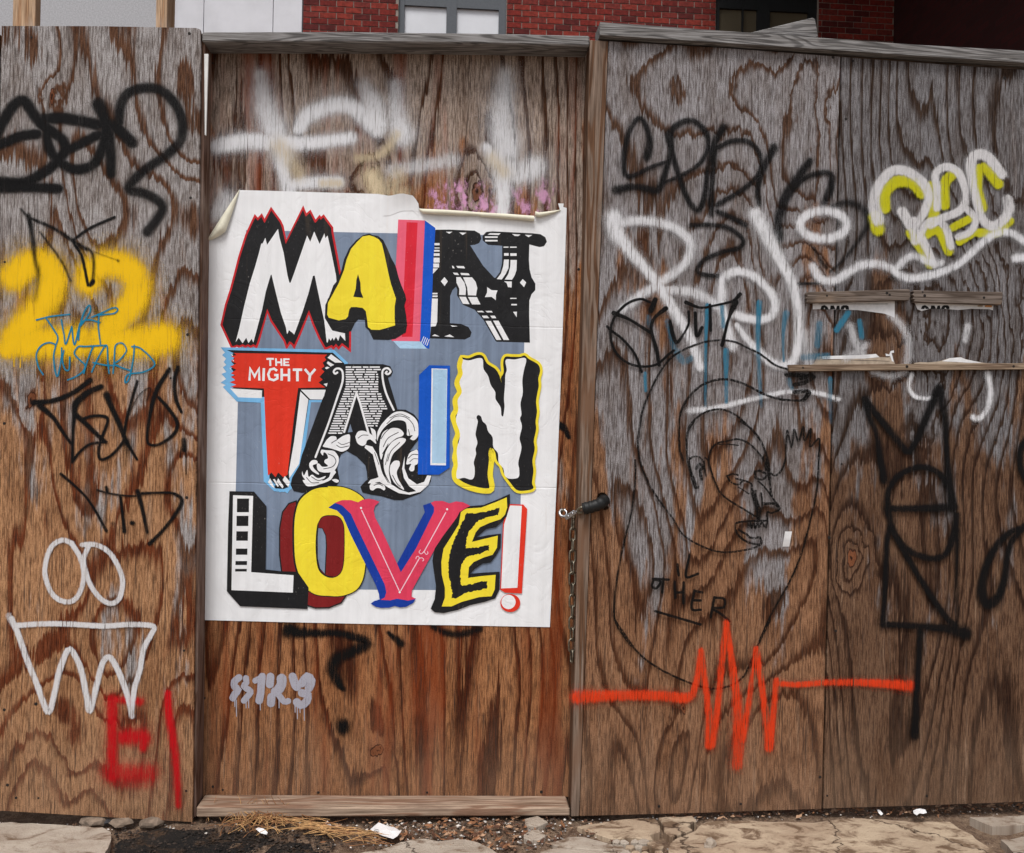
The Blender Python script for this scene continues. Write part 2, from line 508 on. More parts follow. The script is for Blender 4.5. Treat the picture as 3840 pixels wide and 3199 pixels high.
# ------------------------------------------------------------------ wood materials
def kn(px, py, r, a, Y=0.0):
    X, Z = on_wall(px, py, Y)
    return (X, Z, r, a)
DOOR_Y = 0.089
M_LEFT = plywood("plywood_left", 3.0, [kn(185, 370, 0.035, .10), kn(105, 1510, 0.035, .10), kn(340, 2790, .10, .16)],
                 (0.35, 2.2), (200, 152, 112), (126, 66, 37), (186, 183, 184), (116, 82, 61), 11.5, 3.2, 1.35, wide=0.34, soft=0.07)
M_DOOR = plywood("plywood_door", 11.0, [kn(1792, 712, .05, .12, DOOR_Y), kn(1398, 672, .06, -.14, DOOR_Y), kn(1405, 2825, .035, .08, DOOR_Y)],
                 (0.8, 2.5), (188, 132, 90), (92, 46, 24), (192, 176, 164), (92, 62, 44), 15.0, 2.8, 0.55,
                 stain=((140, 62, 26), 0.8, 7.5, 0.55, 0.50, 0.66), slope=0.8, wide=0.34, soft=0.10)
M_RIGHT = plywood("plywood_right", 23.0, [kn(2560, 2660, .035, .06), kn(2905, 480, .20, -.30)],
                  (0.2, 2.0), (164, 122, 92), (96, 60, 39), (168, 166, 170), (100, 74, 58), 15.0, 2.8, 1.05, wide=0.30, soft=0.12)
M_FAR = plywood("plywood_far", 41.0, [kn(3192, 2092, .05, .14), kn(3610, 1190, .20, -.35)],
                (0.3, 2.1), (126, 96, 75), (68, 45, 32), (138, 137, 141), (70, 54, 44), 17.0, 2.5, 0.65, slope=0.9, wide=0.30, soft=0.14)  # sheet colours darkened to carry the light's fall-off to the right
M_EDGE = lumber("edge_board_wood", 5.0, 2, (142, 122, 108), (112, 82, 62), 0.5, (120, 92, 74))
M_JAMB = lumber("jamb_wood", 6.0, 2, (138, 112, 100), (104, 76, 62), 0.5, (150, 132, 122))
M_POST = lumber("post_wood", 7.0, 2, (120, 92, 72), (86, 60, 44), 0.5)
M_RAIL = lumber("weathered_rail", 8.0, 0, (150, 148, 148), (104, 102, 102), 1.2)
M_SILL = lumber("sill_wood", 9.0, 0, (182, 158, 138), (150, 118, 98), 0.6, (120, 96, 82))
M_SLAT = lumber("slat_wood", 10.0, 0, (132, 120, 112), (98, 86, 78), 0.8, (140, 118, 98))
M_SLAT2 = lumber("tan_slat_wood", 12.0, 0, (160, 140, 120), (124, 104, 88), 0.7)
M_STUD = lumber("new_stud_wood", 14.0, 2, (214, 180, 148), (190, 150, 116), 0.35, (196, 178, 164))
M_SCREW = flat("rusty_screw", (34, 28, 25), 0.7, 0.3)
M_GAP_LIGHT = flat("gap_light_white", (226, 226, 224), 0.6, 0.05)

def sheet(name, pts, y0, y1, mat, root, holes=(), bev=0.0012):
    q = [on_wall(p[0], p[1], y0) for p in pts]
    hs = [[on_wall(p[0], p[1], y0) for p in h] for h in holes]
    V, Fc = prism(q, y0, y1, hs)
    ob = build(name, V, Fc, mat, root)
    if bev: bevelled(ob, bev, 1)
    return ob
def base_at(px, Y=0.0):
    X, _ = on_wall(px, 3060, Y)
    return (X, Y, 0.0)
_screw_me = None
def screws(root, pts, Y, r=0.0042):
    """screw heads sunk in the surface, one object each, sharing one mesh"""
    global _screw_me
    if _screw_me is None:
        V, Fc = tube([(0, -0.0009, 0), (0, -0.0004, 0), (0, 0.004, 0)], [0.75, 1.0, 1.0], 10)
        V = [(a * r, b, c * r) for a, b, c in V]
        _screw_me = bpy.data.meshes.new("screw"); _screw_me.from_pydata(V, [], Fc)
        # tube() sweeps radius 1 m; scale back to a screw head
        _screw_me.materials.append(M_SCREW)
    for i, (px, py) in enumerate(pts):
        X, Z = on_wall(px, py, Y)
        ob = bpy.data.objects.new("screw", _screw_me); COL.objects.link(ob)
        ob.parent = root
        ob.location = Vector((X, Y, Z)) - Vector(root.location)
        s = 0.75 + 0.5 * ((i * 37) % 10) / 10
        ob.scale = (s, 1, s)

# ------------------------------------------------------------------ fence left of the door
fence_l = thing("plywood_fence", base_at(380), "grey and brown plywood fence panel sprayed with a yellow 22 left of the door", "fence")
sheet("plywood_sheet", [(6, 97), (380, 98), (735, 105), (750, 110), (753, 122), (721, 3083), (360, 3062), (-34, 3038)], 0.0, 0.012, M_LEFT, fence_l)
sheet("plywood_sheet", [(-700, 120), (0, 128), (-42, 3036), (-700, 3010)], 0.004, 0.016, M_LEFT, fence_l)
sheet("door_jamb", [(690, 126), (768, 126), (735, 3064), (664, 3064)], 0.0135, 0.13, M_JAMB, fence_l)
sheet("gap_light_strip", [(766, 202), (781, 202), (772, 506), (768, 506)], 0.0105, 0.0185, M_GAP_LIGHT, fence_l, bev=0)  # white strip painted as light showing through the gap at the jamb
sheet("rear_rail", [(-690, 2700), (690, 2760), (690, 2810), (-690, 2750)], 0.0165, 0.055, M_POST, fence_l)
screws(fence_l, [(118, 140), (710, 126), (715, 742), (18, 983), (704, 1255), (16, 1588), (690, 2440), (135, 2640), (16, 2662), (698, 2966), (144, 2993), (28, 2944), (60, 2992), (640, 1418), (700, 1866)], 0.0)

# ------------------------------------------------------------------ the door in its opening
door = thing("plywood_door", base_at(1450, DOOR_Y), "recessed brown plywood door carrying the large lettered poster", "door")
sheet("door_sheet", [(728, 140), (2222, 150), (2150, 2990), (706, 2990)], DOOR_Y, DOOR_Y + 0.015, M_DOOR, door)
screws(door, [(798, 237), (781, 772), (798, 2950), (835, 2962), (765, 2618), (1194, 2972), (1602, 2972), (2030, 2970), (2170, 1010)], DOOR_Y)
lintel = thing("door_lintel", base_at(1480), "weathered grey board across the top of the doorway", "beam")
sheet("board", [(757, 119), (1200, 118), (1800, 124), (2211, 133), (2211, 173), (1850, 164), (1500, 159), (757, 156)], 0.0, DOOR_Y - 0.001, M_RAIL, lintel, bev=0.004)
sill = thing("door_sill", base_at(1436), "pale timber threshold board under the plywood door", "threshold")
sheet("board", [(736, 3026), (1430, 3028), (2136, 3029), (2138, 3061), (736, 3066)], -0.002, DOOR_Y - 0.001, M_SILL, sill, bev=0.004)

# ------------------------------------------------------------------ fence right of the door
fence_r = thing("plywood_fence", base_at(3000), "long grey plywood fence with chain hole and orange zigzag right of the door", "fence")
hole = [(2263 + 24 * math.cos(a) + 6 * math.sin(a), 1880 + 33 * math.sin(a)) for a in [2 * math.pi * i / 18 for i in range(18)]]
sheet("edge_board", [(2213, 150), (2281, 154), (2172, 3061), (2142, 3062)], -0.0015, 0.014, M_EDGE, fence_r)
sheet("plywood_sheet", [(2283, 154), (2700, 178), (3151, 212), (3081, 3034), (2600, 3050), (2174, 3061)], 0.0, 0.012, M_RIGHT, fence_r, [hole])
sheet("plywood_sheet", [(3158, 213), (3560, 243), (4700, 318), (4600, 2980), (3500, 3020), (3088, 3033)], 0.0, 0.012, M_FAR, fence_r)
sheet("door_post", [(2213, 160), (2330, 160), (2250, 3050), (2142, 3062)], 0.0145, 0.13, M_POST, fence_r)
sheet("fascia_board", [(2290, 120), (3800, 205), (4700, 258), (4700, 345), (3800, 270), (2290, 190)], 0.0135, 0.05, M_SLAT, fence_r)
sheet("rear_rail", [(3140, 300), (3200, 300), (3130, 3000), (3070, 3000)], 0.0125, 0.05, M_POST, fence_r)
screws(fence_r, [(2262, 160), (2245, 585), (2238, 1004), (2226, 1398), (3124, 215), (3198, 229), (3590, 249), (3768, 293), (3172, 446), (2182, 2676), (2172, 3006), (2471, 3024), (2778, 3015), (3102, 2984), (3075, 2914), (3475, 2985), (3130, 1502), (3110, 2017), (3134, 2366), (3156, 1740), (3733, 1650)], 0.0)
rail = thing("top_rail", base_at(3000), "long weathered grey rail laid flat along the fence top", "beam")
sheet("board", [(2250, 82), (2790, 121), (3440, 168), (3840, 190), (4700, 245), (4700, 296), (3840, 235), (3440, 209), (2790, 165), (2250, 131)], -0.024, 0.066, M_RAIL, rail, bev=0.003)
off = thing("board_offcut", (on_wall(2950, 120, 0.02)[0], 0.03, on_wall(2950, 128, 0.0)[1]), "short offcut of weathered board lying loose on the top rail", "board")
sheet("board", [(2806, 124), (2920, 96), (3050, 65), (3058, 72), (3068, 136), (3060, 141), (2930, 131)], 0.0, 0.06, M_RAIL, off, bev=0.003)

# ------------------------------------------------------------------ nailed slats with torn bills
M_BILL = flat("bill_paper", (226, 226, 228), 0.7, 0.06, 60)
M_BILL_TAN = flat("old_bill_paper", (176, 160, 142), 0.8, 0.12, 60)
M_INK = flat("bill_ink", (16, 16, 18), 0.7, 0.1)
M_ORANGE_PRINT = flat("bill_orange", (212, 150, 96), 0.7, 0.1)
b3 = Zm(2790, 775, 2.0)
def slat(label, pts, y0, y1, mat, nails, rough_ends=True):
    q = b3(*pts)
    cx = sum(p[0] for p in q) / len(q); cy = max(p[1] for p in q)
    X, Z = on_wall(cx, cy, 0)
    t = thing("nailed_slat", (X, 0, Z), label, "slat", "slats nailed across the fence to hold bills")
    sheet("strip", q, y0, y1, mat, t, bev=0.0015)
    screws(t, b3(*nails), y0)
    return t
slat("grey slat with splintered ends pinning the wider torn white bill", [(470, 655), (478, 640), (860, 630), (1230, 618), (1250, 626), (1242, 634), (1252, 645), (1244, 660), (1252, 676), (1240, 690), (1250, 700), (860, 712), (490, 722), (474, 712), (480, 695), (468, 688), (478, 672)], -0.022, -0.002, M_SLAT, [(622, 668), (1072, 648), (1092, 662)])
slat("cracked grey slat beside the splintered one, pinning the narrower torn bill", [(1265, 632), (1278, 628), (1600, 634), (1940, 640), (1945, 660), (1936, 690), (1940, 715), (1925, 737), (1600, 726), (1274, 715), (1282, 700), (1266, 690), (1278, 676), (1264, 660), (1276, 648)], -0.021, -0.002, M_SLAT, [(1340, 640), (1355, 668), (1800, 682)])
slat("long tan slat nailed level below the two short grey slats", [(333, 1186), (1100, 1180), (2099, 1174), (2900, 1168), (2900, 1214), (2099, 1221), (1100, 1228), (342, 1236)], -0.017, -0.002, M_SLAT2, [(443, 1208), (1222, 1199), (2022, 1198)])

def bill(label, pts, mat, marks=(), y=-0.0011):
    q = [on_wall(p[0], p[1], 0) for p in b3(*pts)]
    V, Fc = prism(q, y, y + 0.0004)
    cx = sum(p[0] for p in q) / len(q); cz = min(p[1] for p in q)
    t = thing("torn_bill", (cx, 0, cz), label, "paper", "torn bills left under the slats")
    build("paper", V, Fc, mat, t)
    for nm, mp, mm in marks:
        qq = [on_wall(p[0], p[1], 0) for p in b3(*mp)]
        V, Fc = prism(qq, y - 0.0003, y)
        build(nm, V, Fc, mm, t)
    return t
def rect_ring(x0, y0, x1, y1, w): 
    return [[(x0, y0), (x1, y0), (x1, y0 + w), (x0, y0 + w)], [(x0, y0 + w), (x0 + w, y0 + w), (x0 + w, y1), (x0, y1)], [(x1 - w, y0 + w), (x1, y0 + w), (x1, y1), (x1 - w, y1)]]
def nyc(x, y, h):       # tops of the bold letters N Y C, the rest torn away
    L = []
    L.append([(x, y + h), (x + 8, y + 8), (x + 30, y), (x + 52, y + 14), (x + 62, y + h), (x + 36, y + h), (x + 30, y + 18), (x + 24, y + h)])
    L.append([(x + 72, y + h), (x + 76, y + 4), (x + 100, y + 4), (x + 112, y + h - 4)])
    L.append([(x + 116, y + h), (x + 124, y + 6), (x + 142, y + 4), (x + 146, y + h)])
    L.append([(x + 150, y + h), (x + 156, y + 12), (x + 172, y + 2), (x + 198, y + 2), (x + 212, y + 12), (x + 214, y + h), (x + 192, y + h), (x + 184, y + 16), (x + 174, y + h)])
    return [("printed_letter", p, M_INK) for p in L]
bill("white bill torn off below the letters NYC with a printed border", [(515, 728), (780, 715), (1130, 706), (1128, 834), (1105, 822), (1050, 802), (960, 790), (850, 776), (700, 772), (600, 768), (515, 770)], M_BILL,
     [("printed_border", p, M_INK) for p in rect_ring(558, 729, 1076, 780, 3)[0:1]] + nyc(572, 738, 34))
bill("narrower bill torn off below the letters NYC beside a knothole", [(1275, 712), (1870, 730), (1866, 778), (1840, 770), (1700, 766), (1605, 776), (1500, 766), (1400, 764), (1330, 784), (1300, 770)], M_BILL,
     nyc(1326, 738, 30) + [("printed_stripe", [(1752, 731), (1790, 732), (1788, 752), (1750, 751)], M_BILL_TAN), ("printed_stripe", [(1808, 733), (1858, 735), (1856, 755), (1804, 753)], M_ORANGE_PRINT)])
bill("curled strip of tan bill standing above the long slat with a ruled border", [(545, 1126), (700, 1122), (900, 1112), (990, 1104), (1015, 1128), (1080, 1132), (1100, 1118), (1118, 1150), (1132, 1186), (505, 1190), (530, 1164)], M_BILL_TAN,
     [("white_face", [(585, 1122), (900, 1112), (985, 1105), (1012, 1129), (900, 1140), (586, 1144)], M_BILL), ("printed_border", [(585, 1143), (1090, 1158), (1090, 1161), (585, 1146)], M_INK)], -0.0022)
bill("torn white peak of paper left above the long slat", [(1275, 1172), (1320, 1166), (1380, 1168), (1450, 1162), (1470, 1158), (1540, 1136), (1625, 1130), (1660, 1144), (1720, 1158), (1800, 1172), (1870, 1176), (1870, 1184), (1275, 1186)], M_BILL_TAN,
     [("white_face", [(1480, 1160), (1540, 1137), (1622, 1130), (1660, 1146), (1780, 1170), (1700, 1172), (1600, 1166)], M_BILL)], -0.0022)
bill("tiny torn white flag of paper above the tan strip", [(1058, 1102), (1086, 1110), (1096, 1084), (1120, 1078), (1122, 1096), (1104, 1098), (1112, 1130), (1120, 1165), (1106, 1160), (1092, 1120), (1062, 1122)], M_BILL, (), -0.003)

# ------------------------------------------------------------------ background behind the fence
M_STUCCO = flat("grey_stucco", (178, 178, 182), 0.9, 0.10, 130, bump=0.4)
M_PANEL = flat("white_wall_panel", (214, 214, 220), 0.8, 0.05, 5)
M_JOINT = flat("panel_joint", (130, 130, 134), 0.9, 0.1)
def wall_rect(px0, px1, z0, z1, Y):
    return on_wall(px0, 60, Y)[0], on_wall(px1, 60, Y)[0], z0, z1
x0, x1, _, _ = wall_rect(-1200, 588, 0, 1, 2.3)
V, Fc = box(x0, x1, 2.3, 2.6, 0, 5.0)
solo("stucco_wall", V, Fc, M_STUCCO, "grey stucco wall behind the yellow-sprayed fence panel", "wall")
wp = thing("panel_wall", (on_wall(860, 60, 2.3)[0], 2.42, 0), "white panelled wall with thin joints beside the red brick building", "wall")
edges = [592, 764, 1024, 1133]
for a, b in zip(edges, edges[1:]):
    xa, xb = on_wall(a + 1.4, 60, 2.4)[0], on_wall(b - 1.4, 60, 2.4)[0]
    V, Fc = box(xa, xb, 2.40, 2.42, 0, 5.0); build("wall_panel", V, Fc, M_PANEL, wp)
V, Fc = box(on_wall(589, 60, 2.4)[0], on_wall(1132, 60, 2.4)[0], 2.425, 2.445, 0, 5.0); build("backing", V, Fc, M_JOINT, wp)
for (a, b, lab) in ((47, 133, "broad new pine stud standing before the grey stucco wall"), (584, 626, "narrow new pine stud where grey stucco meets the white panels")):
    xa, xb = on_wall(a, 60, 0.5)[0], on_wall(b, 60, 0.5)[0]
    V, Fc = box(xa, xb, 0.5, 0.5 + (0.04 if b - a > 60 else 0.09), 0, 3.4)
    st = solo("timber_stud", V, Fc, M_STUD, lab, "stud"); bevelled(st, 0.003, 2)

# red brick building
BY = 8.0
M_BRICKS = []
for i, c in enumerate([(122, 40, 33), (108, 35, 30), (134, 50, 40), (90, 32, 30), (118, 46, 40)]):
    M_BRICKS.append(flat("red_brick_%s" % "abcde"[i], c, 0.9, 0.22, 30, bump=0.3))
M_MORTAR = flat("mortar", (150, 140, 132), 0.95, 0.12, 30)
M_FRAME = flat("grey_window_frame", (88, 92, 98), 0.5, 0.05)
M_DFRAME = flat("dark_window_frame", (34, 36, 38), 0.5, 0.05)
M_BLIND = flat("white_blind_pane", (222, 224, 230), 0.35, 0.04, 2)
M_BLIND2 = flat("dim_blind_pane", (96, 88, 72), 0.3, 0.06, 2)
bld = thing("brick_building", (on_wall(2200, 60, BY)[0], BY, 0), "red brick building with grey framed windows seen above the fence", "building")
bx0, bx1 = on_wall(1120, 60, BY)[0], on_wall(3352, 60, BY)[0]
w1 = (on_wall(1494, 60, BY)[0], on_wall(1899, 60, BY)[0]); w2 = (on_wall(2684, 60, BY)[0], on_wall(3068, 60, BY)[0])
def courses(name, c1, c2, c3):
    t = NT(name)
    P_ = t.pos()
    bt = t.n.new("ShaderNodeTexBrick")
    t.l.new(t.vec(t.add(P_[0], P_[1]), P_[2], 0.0), bt.inputs['Vector'])
    bt.inputs['Scale'].default_value = 1.0; bt.inputs['Brick Width'].default_value = 0.203; bt.inputs['Row Height'].default_value = 0.0735
    bt.inputs['Mortar Size'].default_value = 0.006
    for k, c in (('Color1', c1), ('Color2', c2), ('Mortar', c3)): bt.inputs[k].default_value = srgb(*c)
    return t.bsdf(bt.outputs['Color'], 0.9)
M_SHADEBRICK = courses("shaded_brick_courses", (60, 20, 20), (46, 17, 17), (44, 24, 24))  # the wing's deep shade is put into these brick colours
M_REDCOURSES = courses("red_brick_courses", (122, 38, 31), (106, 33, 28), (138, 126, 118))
zr0 = on_wall(1300, 125, BY)[1]
BW, BH, JT = 0.203, 0.0735, 0.011
zA, zB = zr0 - 0.05, zr0 - 0.05 + 13 * BH
def wall_boxes(z0, z1, dy=0.0):
    out = [box(bx0, w1[0], BY + dy, BY + 0.3, z0, z1), box(w1[1], w2[0], BY + dy, BY + 0.3, z0, z1), box(w2[1], bx1, BY + dy, BY + 0.3, z0, z1)]
    return out
for V, Fc in wall_boxes(zA, zB): build("mortar_wall", V, Fc, M_MORTAR, bld)
V, Fc = merge(*(wall_boxes(0, zA, -0.006) + wall_boxes(zB, 7.6, -0.006) + [box(w[0], w[1], BY - 0.006, BY + 0.3, 0, 4.2) for w in (w1, w2)] + [box(w[0], w[1], BY - 0.006, BY + 0.3, 7.0, 7.6) for w in (w1, w2)]))
build("far_brickwork", V, Fc, M_REDCOURSES, bld)
bm_ = []
for m in M_BRICKS:
    V, Fc = box(-(BW - JT) / 2, (BW - JT) / 2, -0.008, 0.02, 0, BH - JT)
    me = bpy.data.meshes.new("brick"); me.from_pydata(V, [], Fc); me.materials.append(m); bm_.append(me)
rnd = random.Random(5)
def px_of(X, Z, Y):
    v = Vector((X, Y, Z)) - CAM
    d = v.dot(_f)
    return (W_PX / 2 + F_PX * v.dot(CR) / d, H_PX / 2 - F_PX * v.dot(CU) / d)
nb = 0; rest = []
for r in range(13):
    z = zA + r * BH
    xx = bx0 + (BW / 2 if r % 2 else 0.0) + 0.04
    while xx < bx1 + 0.02:
        a, b = xx - BW / 2, xx + BW / 2
        xx += BW
        px, py = px_of((a + b) / 2, z, BY)
        top = 118 if px < 2230 else 82 + (px - 2250) * 0.068
        seen = -46 <= py <= top + 40
        for (c, d) in ((bx0, w1[0]), (w1[1], w2[0]), (w2[1], bx1)):
            a2, b2 = max(a, c), min(b, d)
            if b2 - a2 > 0.03 and not seen:
                rest.append(box(a2 + JT / 2, b2 - JT / 2, BY - 0.008, BY + 0.02, z, z + BH - JT))
            elif b2 - a2 > 0.03:
                ob = bpy.data.objects.new("brick", rnd.choice(bm_)); COL.objects.link(ob)
                ob.parent = bld
                ob.scale = ((b2 - a2 - JT) / (BW - JT), 1, 1)
                ob.location = Vector(((a2 + b2) / 2, BY - rnd.random() * 0.002, z)) - Vector(bld.location); nb += 1
V, Fc = merge(*rest); tag(build("brickwork", V, Fc, M_BRICKS[0], bld), kind="stuff")
def window(w, frame_mat, pane_mat, panes, fr_depth):
    z0, z1 = 4.2, 7.0
    V, Fc = box(w[0], w[1], BY + 0.10, BY + 0.14, z0, z1)
    win = build("window", V, Fc, frame_mat, bld)
    zt = on_wall(1600, 16, BY)[1] if pane_mat is M_BLIND else on_wall(2900, 34, BY)[1]
    xs = [on_wall(p, 60, BY)[0] for p in panes]
    # frame members proud of the panes
    cuts = [w[0]] + xs + [w[1]]
    fr = []
    for i in range(0, len(cuts), 2):
        fr.append(box(cuts[i] + (0.0 if i else 0.002), cuts[i + 1] - 0.002, BY + 0.04, BY + 0.10, z0, z1))
    for i in range(1, len(cuts) - 1, 2):
        fr.append(box(cuts[i], cuts[i + 1], BY + 0.045, BY + 0.10, zt, z1))
    V, Fc = merge(*fr); build("window_frame", V, Fc, frame_mat, bld, win)
    for i in range(1, len(cuts) - 1, 2):
        V, Fc = box(cuts[i], cuts[i + 1], BY + 0.08, BY + 0.099, z0, zt); build("pane", V, Fc, pane_mat, bld, win)
window(w1, M_FRAME, M_BLIND, (1516, 1674, 1713, 1871), 0.05)
window(w2, M_DFRAME, M_BLIND2, (2702, 2788, 2793, 2844, 2892, 3036), 0.05)
side = thing("brick_wing", (bx1 + 0.2, 4.5, 0), "brick side wing with deep shade in its colour beyond the fence rail", "building")
V, Fc = box(bx1 + 0.004, bx1 + 0.4, 2.5, BY + 0.3, 0, 7.6); build("side_wall", V, Fc, M_SHADEBRICK, side)
V, Fc = box(w2[0] - 0.3, bx1 + 6.0, 1.6, BY + 0.35, 7.62, 7.9); build("shade_slab", V, Fc, M_DFRAME, side)  # unseen slab added overhead to shade the brick wing
V, Fc = box(bx1 + 0.41, bx1 + 6.0, 1.9, 2.3, 0, 7.6); build("front_wall", V, Fc, M_SHADEBRICK, side)
# ------------------------------------------------------------------ the poster on the door
I_WHITE = ink("poster_white", (236, 237, 240), 0.32)
I_GREY = ink("poster_slate", (122, 137, 160), 1.0)
I_BLACK = ink("poster_black", (22, 22, 25), 0.6)
I_RED = ink("poster_red", (200, 30, 38), 0.5)
I_SCARLET = ink("poster_scarlet", (222, 52, 30), 0.5)
I_YELLOW = ink("poster_yellow", (246, 220, 52), 0.4)
I_BLUE = ink("poster_blue", (0, 84, 196), 0.5)
I_DBLUE = ink("poster_dark_blue", (10, 56, 158), 0.5)
I_SKY = ink("poster_light_blue", (170, 204, 232), 0.4)
I_GLOW = ink("poster_glow_blue", (120, 184, 232), 0.5)
I_PINK = ink("poster_pink", (232, 96, 122), 0.5)
I_CRIM = ink("poster_crimson", (214, 30, 52), 0.5)
I_ROSE = ink("poster_rose", (222, 60, 92), 0.5)
I_MAROON = ink("poster_maroon", (124, 20, 22), 0.7)
I_PALE = ink("poster_pale_pink", (240, 206, 220), 0.3)
PA, PB, PC, PD, PE, PF = Zm(750, 700, 3), Zm(1430, 700, 3), Zm(750, 1260, 3), Zm(1430, 1260, 3), Zm(750, 1780, 3), Zm(1430, 1780, 3)
PG = Zm(1080, 1460, 3.7214)
PY = DOOR_Y - 0.0024
poster = thing("poster", (on_wall(1430, 2340, DOOR_Y)[0], DOOR_Y, on_wall(1430, 2340, DOOR_Y)[1]),
               "white poster of hand-painted letters reading MAINTAIN LOVE pasted on the door", "poster")
outline = (PA((85, 585), (440, 38), (900, 50), (1500, 68), (2000, 82)) + PB((60, 98), (150, 120), (290, 124), (368, 120), (418, 212), (432, 262), (700, 285), (1100, 305), (1500, 335), (1712, 352), (1735, 330), (1800, 318), (2010, 262), (1988, 188), (2052, 190), (2046, 228), (2086, 240))
           + [(2118, 1000), (2109, 1270), (2098, 1560), (2087, 1820), (2074, 2100), (2062, 2352), (1700, 2345), (1380, 2340), (1060, 2333), (752, 2325), (757, 1900), (762, 1500), (768, 1150), (775, 905)])
q = [on_wall(p[0], p[1], PY) for p in outline]
V, Fc = prism(q, PY, PY + 0.0007)
build("paper", V, Fc, I_WHITE, poster)

P = Layer(PY, 0.00006, 0.000012)
def rects(fn, *rs):
    for (a, b, c, d) in rs: P.poly(fn((a, b), (c, b), (c, d), (a, d)), I_WHITE)
def curve_poly(pts, mat, step=4):
    c = smooth_path(pts + [pts[0]], step)[:-1]
    P.poly([(v.x, v.y) for v in c], mat)
# slate background
P.poly([(923, 863), (1440, 874), (1972, 884), (1966, 1290), (1955, 1760), (1945, 2214), (1440, 2212), (878, 2206), (884, 1840), (892, 1500)], I_GREY)
P.done("printed_background", poster)
# --- M
mo = PA((240, 1555), (255, 1490), (290, 1330), (345, 1160), (400, 950), (440, 790), (520, 540), (575, 420), (618, 328), (650, 365), (693, 318), (726, 385), (800, 246), (905, 390), (930, 445), (968, 620), (1160, 235), (1193, 318), (1240, 276), (1298, 390), (1345, 333), (1360, 355), (1390, 327), (1488, 462), (1492, 520), (1572, 945), (1690, 1630), (1688, 1845), (1600, 1775), (1560, 1820), (1530, 1785), (1500, 1822), (1480, 1795), (1410, 1825), (1340, 1700), (1270, 1540), (1225, 1415), (1130, 1650), (1060, 1808), (1035, 1770), (1010, 1755), (975, 1812), (950, 1735), (800, 1510), (758, 1400), (660, 1740), (635, 1806), (600, 1785), (570, 1802), (540, 1785), (510, 1802), (480, 1785), (440, 1802), (415, 1790), (380, 1806), (355, 1804))
P.poly(mo, I_BLACK)
P.stroke(mo, 7.5, I_RED, smooth=False, closed=True)
P.poly(PA((690, 640), (705, 640), (735, 575), (755, 655), (878, 475), (895, 575), (940, 740), (985, 1000), (1005, 1080), (1020, 1080), (1060, 970), (1205, 550), (1240, 620), (1285, 505), (1345, 645), (1400, 525), (1410, 580), (1435, 550), (1465, 680), (1530, 1000), (1535, 1070), (1500, 1110), (1445, 1260), (1410, 1330), (1405, 1480), (1470, 1590), (1490, 1620), (1630, 1650), (1635, 1735), (1575, 1670), (1555, 1735), (1530, 1690), (1505, 1730), (1490, 1700), (1470, 1735), (1450, 1705), (1435, 1755), (1425, 1750), (1400, 1520), (1340, 1240), (1290, 1000), (1270, 1005), (1220, 1200), (1150, 1420), (1060, 1665), (1035, 1640), (1000, 1615), (980, 1660), (965, 1580), (910, 1420), (850, 1180), (805, 990), (795, 995), (740, 1180), (700, 1380), (600, 1755), (582, 1712), (545, 1760), (520, 1700), (480, 1762), (435, 1700), (400, 1750), (440, 1600), (500, 1330), (560, 1090), (620, 900), (665, 740)), I_WHITE)
P.done("printed_letter", poster, label="white jagged M with black depth and red outline")
# --- I (red and blue column), under the yellow A
P.poly(PB((190, 370), (490, 380), (485, 500), (434, 1740), (115, 1735), (165, 860)), I_PINK)
P.poly(PB((285, 400), (408, 405), (350, 1690), (230, 1690)), I_CRIM)
P.poly(PB((490, 380), (608, 465), (585, 960), (540, 1826), (505, 1812), (434, 1740)), I_BLUE)
P.poly(PD((130, 55), (440, 62), (512, 143), (212, 140)), I_SKY)
for i in range(4): P.stroke(PD((452 + i * 20, 72 + i * 12), (478 + i * 20, 8 + i * 10)), 2.6, I_WHITE, smooth=False)
P.done("printed_letter", poster, label="pink and crimson I with a blue side")
# --- N (ornate black)
P.poly(PB((608, 485), (760, 483), (1050, 495), (1110, 530), (1125, 585), (1100, 635), (1050, 655), (1000, 660), (1145, 890), (1270, 1025), (1285, 1025), (1335, 960), (1358, 860), (1360, 665), (1200, 655), (1140, 605), (1138, 555), (1180, 510), (1250, 503), (1700, 525), (1790, 535), (1845, 570), (1862, 620), (1830, 670), (1780, 680), (1720, 665), (1665, 650), (1660, 820), (1668, 930), (1690, 1020), (1732, 1090), (1732, 1165), (1690, 1210), (1665, 1280), (1663, 1450), (1672, 1755), (1300, 1745), (1285, 1735), (1150, 1500), (1050, 1385), (920, 1330), (850, 1220), (855, 1160), (840, 1125), (800, 1165), (775, 1230), (772, 1535), (900, 1545), (980, 1580), (1015, 1640), (1000, 1690), (940, 1720), (545, 1708), (560, 1580), (580, 1000), (600, 600)), I_BLACK)
